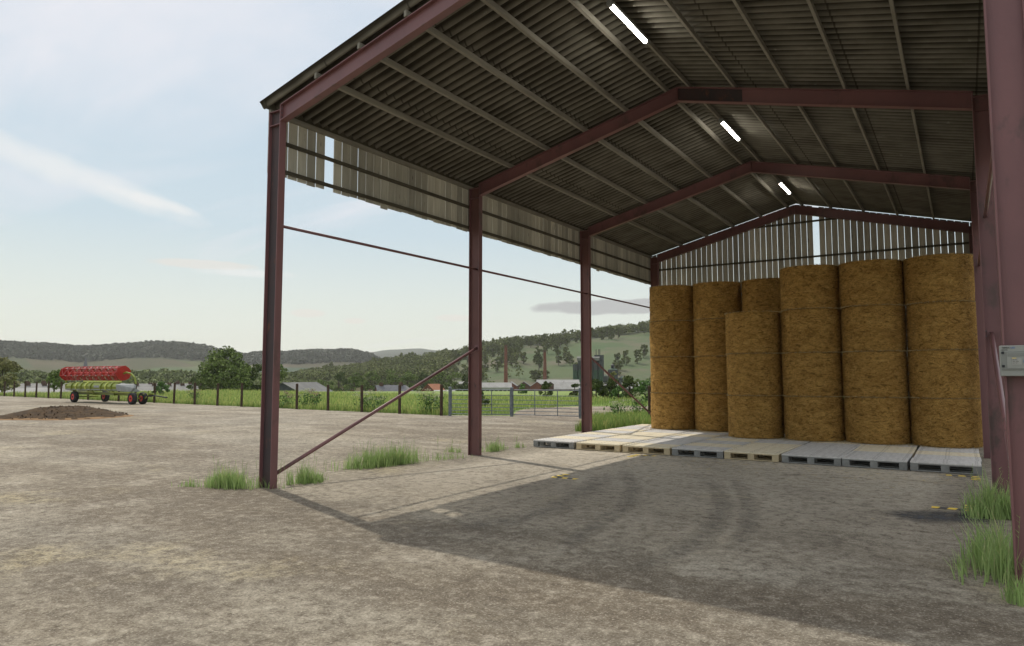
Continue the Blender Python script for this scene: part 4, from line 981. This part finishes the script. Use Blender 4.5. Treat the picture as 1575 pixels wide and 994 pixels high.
# trees dotted over the hill: individuals with shared meshes
pro = [make_tree('hillside_tree', 9.0 + k * .8, 2.9, 900, 0.44, M['leaf_hill'], 40 + k, None, 'trees on the wooded hillside', low=.1, nc=24, shape=.75) for k in range(4)]
hp_ = []
tries = 0
clus = [(rnd.uniform(700, 1010), rnd.uniform(400, 560), rnd.uniform(6, 15)) for _ in range(16)]
while len(hp_) < 290 and tries < 40000:
    tries += 1
    if len(hp_) < 175:
        u = rnd.uniform(462, 1030) if rnd.random() < .6 else rnd.uniform(462, 780); D = rnd.uniform(560, 635) if rnd.random() < .7 else rnd.uniform(500, 600)
    elif len(hp_) < 235: u = rnd.uniform(470, 740); D = rnd.uniform(400, 590)
    else:
        c = rnd.choice(clus); u = rnd.gauss(c[0], c[2]); D = rnd.gauss(c[1], 12)
    if not (455 < u < 1040): continue
    x, y, _ = at(u, 580, D)
    if any((x - a) ** 2 + (y - b_) ** 2 < 15 for a, b_ in hp_): continue
    hp_.append((x, y)); k = len(hp_) - 1; o = pro[k] if k < 4 else copy_tree(pro[k % 4])
    z = hill_z(crestR, profR, u, D); s = rnd.uniform(.8, 1.15); o.location = (x, y, z - .3); o.scale = (s, s, s * rnd.uniform(.85, 1.1)); o.rotation_euler = (0, 0, rnd.uniform(0, 6.28))
    o['label'] = 'small dark tree among many on the wooded hillside'

pts = []
for _ in range(1300):
    u = rnd.uniform(455, 800); D = rnd.uniform(395, 610)
    if u > 690 and D < 570 and rnd.random() < .93: continue
    if u < 690 and rnd.random() < .12: continue
    x, y, _z = at(u, 580, D); zz = hill_z(crestR, profR, u, D)
    for k in range(3): pts.append((x + rnd.uniform(-1, 1), y + rnd.uniform(-1, 1), zz + 2 + k * 2.6 + rnd.uniform(-.5, 1)))
for _ in range(520):
    u = rnd.uniform(700, 1045); D = rnd.uniform(592, 650); x, y, _z = at(u, 580, D); zz = hill_z(crestR, profR, u, D); q_ = rnd.uniform(.7, 1.15)
    for k in range(3): pts.append((x + rnd.uniform(-.8, .8), y + rnd.uniform(-.8, .8), zz + (1.6 + k * 2.2) * q_))
canopy('hillside_woodland', pts, 3.0, 26, 0.62, M['leaf_hill'], 'dense mass of woods along the crest and lower left of the hill')

# ------------------------------------------------------------------ far buildings
def house(name, u, D, L_, W_, wall, roof_h, rz, mw, mr, lab, cat='house', vt=590, chim=(), over=.2, wins=0, group=None, chm='brick_dark'):
    x, y, _ = at(u, 580, D); z = at(u, vt, D)[2] - wall - roof_h - .14; base = min(-1, ter(x, y) - z - .6)
    face = math.atan2(CY - y, CX - x) + math.pi / 2          # local -Y looks at the yard
    r = empty(name, (x, y, z), face + rz, lab, cat, group)
    b = MB(); b.box(-L_ / 2, L_ / 2, -W_ / 2, W_ / 2, base, wall)
    b.add([(-L_ / 2, -W_ / 2, wall), (-L_ / 2, W_ / 2, wall), (-L_ / 2, 0, wall + roof_h), (L_ / 2, -W_ / 2, wall), (L_ / 2, W_ / 2, wall), (L_ / 2, 0, wall + roof_h)], [(0, 1, 2), (3, 5, 4), (0, 2, 5, 3), (1, 4, 5, 2)]); b.build('wall', M[mw], r)
    t = .12; ov = over; sl = roof_h / (W_ / 2); q = MB()
    for s in (-1, 1):
        q.prism([(0, wall + roof_h + .02), (s * (W_ / 2 + ov), wall - ov * sl + .02), (s * (W_ / 2 + ov), wall - ov * sl + .02 + t), (0, wall + roof_h + .02 + t)], 'x', -L_ / 2 - ov, L_ / 2 + ov)
    rf = q.build('roof', M[mr], r)
    for cx_, hh in chim:
        c = MB(); c.box(cx_ - .45, cx_ + .45, -.35, .35, wall + roof_h * .7, wall + roof_h + hh); c.box(cx_ - .5, cx_ + .5, -.4, .4, wall + roof_h + hh + .001, wall + roof_h + hh + .15)
        c.box(cx_ - .28, cx_ - .1, -.1, .1, wall + roof_h + hh + .151, wall + roof_h + hh + .45); c.box(cx_ + .1, cx_ + .28, -.1, .1, wall + roof_h + hh + .151, wall + roof_h + hh + .45); c.build('chimney', M[chm], rf)
    for k in range(wins):
        xx = -L_ / 2 + L_ * (k + .5) / wins; c = MB(); c.box(xx - .5, xx + .5, -W_ / 2 - .05, -W_ / 2 - .004, wall * .45, wall * .8); c.build('window', M['glass'], r)
    return r
def side_house(*a, **k): return house(*a, **k)
house('shed', 462, 128, 12, 7.6, 2.1, 1.9, R(62), 'wall_dark', 'roof_grey', 'dark farm shed with grey roof beyond the fence, right of the front column', 'shed', vt=588, wins=0)
# terraces down the valley, left
house('terrace_houses', 15, 128, 13, 8, 3.2, 1.35, 0, 'wall_dark', 'roof_pale', 'long pale roofed low building right behind the fence at the far left', 'building', vt=597, wins=6)
house('terrace_houses', 254, 130, 7.6, 6, 3.1, .9, 0, 'wall_dark', 'roof_pale', 'small pale roofed building between the trailer and the tallest tree', 'building', vt=600, wins=4)
for u, D, L_, lab in ((40, 185, 22, 'left grey roofed terrace with chimneys, behind the long pale roof'), (258, 185, 15, 'right grey roofed terrace with chimneys, left of the tallest tree'), (30, 205, 26, 'farther left terrace showing its chimneys above the nearer roofs'), (262, 205, 18, 'farther right terrace showing its chimneys above the nearer roofs')):
    n = int(L_ / 3); house('terrace_houses', u, D, L_, 9, 4.6 if D < 190 else 5.0, 1.7, 0, 'brick_dark', 'roof_grey', lab, 'houses', vt=592.5 if D < 190 else 590, chim=[(-L_ / 2 + (i + .5) * L_ / n + rnd.uniform(-.5, .5), rnd.uniform(.1, .6)) for i in range(n)], wins=n)
house('brick_house', 601, 178, 7.2, 6.5, 2.6, 2.2, R(12), 'brick', 'slate', 'brick house with a dark slate roof and two chimneys in front of the tree belt', vt=592.5, chim=((-2.4, .5), (2.6, .5)), wins=3)
house('brick_house', 621, 190, 4.5, 6, 2.6, 2.1, R(70), 'wall_pale', 'roof_grey', 'pale gabled house touching the right end of the slate roofed house', vt=593.5, wins=1)
house('long_outbuilding', 640, 172, 7.5, 5, 1.2, 1.1, 0, 'wall_dark', 'slate', 'long low slate roofed outbuilding right of the brick house', 'building', vt=602, wins=3)
house('long_outbuilding', 555, 176, 8.5, 5, 1.3, 1.1, 0, 'wall_dark', 'slate', 'long low slate roofed outbuilding left of the brick house', 'building', vt=602, wins=3, chim=((-2, .4), (2.4, .4)))
house('tiled_house', 667, 195, 4.6, 5.0, 3.0, 2.0, R(50), 'brick', 'terracotta', 'house with an orange tiled gable just left of the gate', vt=590.5, wins=1)
house('low_shed', 684, 170, 4.8, 4, 2.0, .7, 0, 'wall_pale', 'wall_pale', 'low white walled shed behind the last wooden fence post', 'shed', vt=600)
house('factory_shed', 722, 262, 9, 8, 4.6, 1.5, 0, 'wall_pale', 'roof_pale', 'white roofed shed left of the brick chimney, behind the left gate', 'factory', vt=587, wins=5)
house('factory_shed', 760, 255, 12.5, 9, 3.2, 1.7, 0, 'wall_pale', 'roof_pale', 'broad pale roofed works building below the taller brick chimney', 'factory', vt=588.5, wins=8)
# brick gabled works: four bays side by side
fx, fy, _ = at(826, 580, 262); face = math.atan2(CY - fy, CX - fx) + math.pi / 2
fac = empty('gabled_factory', (fx, fy, -5.6), face, 'long brick factory with a row of gables and grey roofs between the two left columns', 'factory')
for k in range(5):
    x0 = -12.5 + k * 5.0; b = MB(); b.prism([(x0, -1), (x0 + 4.98, -1), (x0 + 4.98, 3.9), (x0 + 2.5, 5.6), (x0, 3.9)], 'y', 0, 16); b.build('gable_bay', M['brick_dark'] if k % 2 else M['brick'], fac)
    b = MB(); b.prism([(x0 - .02, 3.95), (x0 + 2.5, 5.66), (x0 + 2.5, 5.8), (x0 - .02, 4.1)], 'y', -.15, 16.2); b.prism([(x0 + 5.0, 3.95), (x0 + 2.502, 5.66), (x0 + 2.502, 5.8), (x0 + 5.0, 4.1)], 'y', -.15, 16.2); b.build('roof', M['roof_grey'] if k % 2 else M['roof_pale'], fac)
    for t in (1.0, 3.2):
        b = MB(); b.box(x0 + t, x0 + t + .8, -.06, -.003, .8, 2.4); b.build('window', M['glass'], fac)
house('factory_hall', 858, 285, 17, 10, 5.0, 1.6, 0, 'brick_dark', 'roof_pale', 'pale roofed hall behind the brick gables, left of the silos', 'factory', vt=584, wins=6)
house('factory_hall', 872, 240, 8.5, 9, 3.1, 2.2, 0, 'brick', 'roof_pale', 'nearer brick hall with a deep pale roof at the left of the third column', 'factory', vt=588, wins=4)
house('factory_hall', 978, 250, 9.5, 9, 3.4, 2.0, 0, 'wall_dark', 'roof_pale', 'pale roofed hall on the right beyond the dark shrubs', 'factory', vt=588, wins=3)
house('factory_hall', 925, 255, 12, 8, 3.6, 1.2, 0, 'wall_dark', 'roof_grey', 'grey roofed hall below the silos, right of the third column', 'factory', vt=588.5, wins=4)
for u, top, D, lab in ((778, 531, 300, 'taller slim brick chimney stack, left of the pair'), (838, 539, 320, 'shorter brick chimney stack, right of the pair')):
    x, y, z = at(u, top, D); r = empty('factory_chimney', (x, y, -6), 0, lab, 'chimney', 'brick factory chimneys'); H = z + 6
    b = MB(); b.tube((0, 0, -1), (0, 0, H - 1), 1.0, .62, 16); b.build('shaft', M['brick'], r); b = MB(); b.tube((0, 0, H - .999), (0, 0, H), .72, .66, 16); b.build('crown', M['brick_dark'], r)
# silos and works tower
x, y, zt = at(904, 555, 315); face = math.atan2(CY - y, CX - x) + math.pi / 2
sl_ = empty('silo_block', (x, y, -6), face, 'block of tall grey and green silos with a flat topped tower beside the third column', 'silo')
for k in range(6):
    x0 = -5.6 + k * 2.25; H = zt + 6 - (1.6 if k == 0 else 0)
    b = MB(); b.tube((x0, 0, -1), (x0, 0, 6.0), 1.12, n=18); b.tube((x0, 0, 11.0), (x0, 0, H), 1.12, n=18); s = b.build('silo', M['silo'], sl_); b = MB(); b.tube((x0, 0, 6.001), (x0, 0, 10.999), 1.13, n=18); b.build('green_band', M['silo_green'], s)
b = MB(); b.box(-4.8, 5.2, -1.4, 1.4, zt + 6.002, zt + 7.2); b.add([(-4.9, -1.5, zt + 7.2), (5.3, -1.5, zt + 7.2), (5.3, 1.5, zt + 7.2), (-4.9, 1.5, zt + 7.2), (-4.9, 0, zt + 7.9), (5.3, 0, zt + 7.9)], [(0, 1, 5, 4), (2, 3, 4, 5), (0, 4, 3), (1, 2, 5), (0, 3, 2, 1)]); b.build('gallery', M['roof_grey'], sl_)
b = MB(); b.box(3.0, 7.2, .2, 4.5, -1, zt + 8.6); b.build('lift_tower', M['silo'], sl_)
for xx in (3.8, 5.0, 5.5): b = MB(); b.tube((xx, 2, zt + 8.601), (xx, 2, zt + 11.2), .14, n=8); b.build('flue', M['dark_metal'], sl_)
x, y, _ = at(940, 580, 335); face = math.atan2(CY - y, CX - x) + math.pi / 2
wk = empty('works_building', (x, y, -6), face, 'stepped grey works building with green roofs and a round tank on top', 'factory')
for x0, x1, h in ((-4.6, -1.6, 8.3), (-1.5, 3.2, 11.4), (3.3, 7.2, 7.4)):
    b = MB(); b.box(x0, x1, -2, 3, -1, h); bb = b.build('block', M['silo'], wk)
    b = MB(); b.add([(x0 - .1, -2.1, h + .003), (x1 + .1, -2.1, h + .003), (x1 + .1, 3.1, h + .003), (x0 - .1, 3.1, h + .003), ((x0 + x1) / 2 - .4, .5, h + .9), ((x0 + x1) / 2 + .4, .5, h + .9)], [(0, 1, 5, 4), (1, 2, 5), (2, 3, 4, 5), (3, 0, 4), (0, 3, 2, 1)]); b.build('roof', M['silo_green'], bb)
    for t in (.3, .7): b = MB(); b.box(x0 + (x1 - x0) * t - .35, x0 + (x1 - x0) * t + .35, -2.06, -2.004, h * .45, h * .62); b.build('window', M['glass'], bb)
b = MB(); b.tube((.8, .5, 12.0), (.8, .5, 13.6), .85, n=16); b.tube((.8, .5, 13.6), (.8, .5, 14.1), .85, .2, n=16); b.build('tank', M['dark_metal'], wk)
x, y, z = at(132, 549, 700); zb = hill_z(crestL, profL, 132, 700)
ch = empty('church', (x, y, zb - 1), R(30), 'distant church with a slim pointed spire rising behind the red reel', 'church'); H = z - zb + 1
b = MB(); b.box(-1.9, 1.9, -1.9, 1.9, -2, H * .45); b.build('tower', M['brick_dark'], ch); b = MB(); b.tube((0, 0, H * .45 + .01), (0, 0, H), 2.3, .05, 8); b.build('spire', M['slate'], ch)
b = MB(); b.prism([(-3, 0), (3, 0), (3, 5), (0, 8), (-3, 5)], 'x', 1.95, 16); b.build('nave', M['brick_dark'], ch)

# ------------------------------------------------------------------ haze: one closed box of thin even air
hb = MB(); hb.box(-2900, 2900, -2900, 2900, -12, 130); ho = hb.build('haze', M['far']); ho['kind'] = 'stuff'
hm = bpy.data.materials.new('haze_air'); hm.use_nodes = True; t = hm.node_tree; t.nodes.clear()
pv = nd(t, 'ShaderNodeVolumePrincipled', i_Density=0.00015, i_Anisotropy=0.3); pv.inputs['Color'].default_value = (0.97, 0.98, 0.95, 1)
oo = nd(t, 'ShaderNodeOutputMaterial'); t.links.new(pv.outputs[0], oo.inputs['Volume'])
ho.data.materials.clear(); ho.data.materials.append(hm)
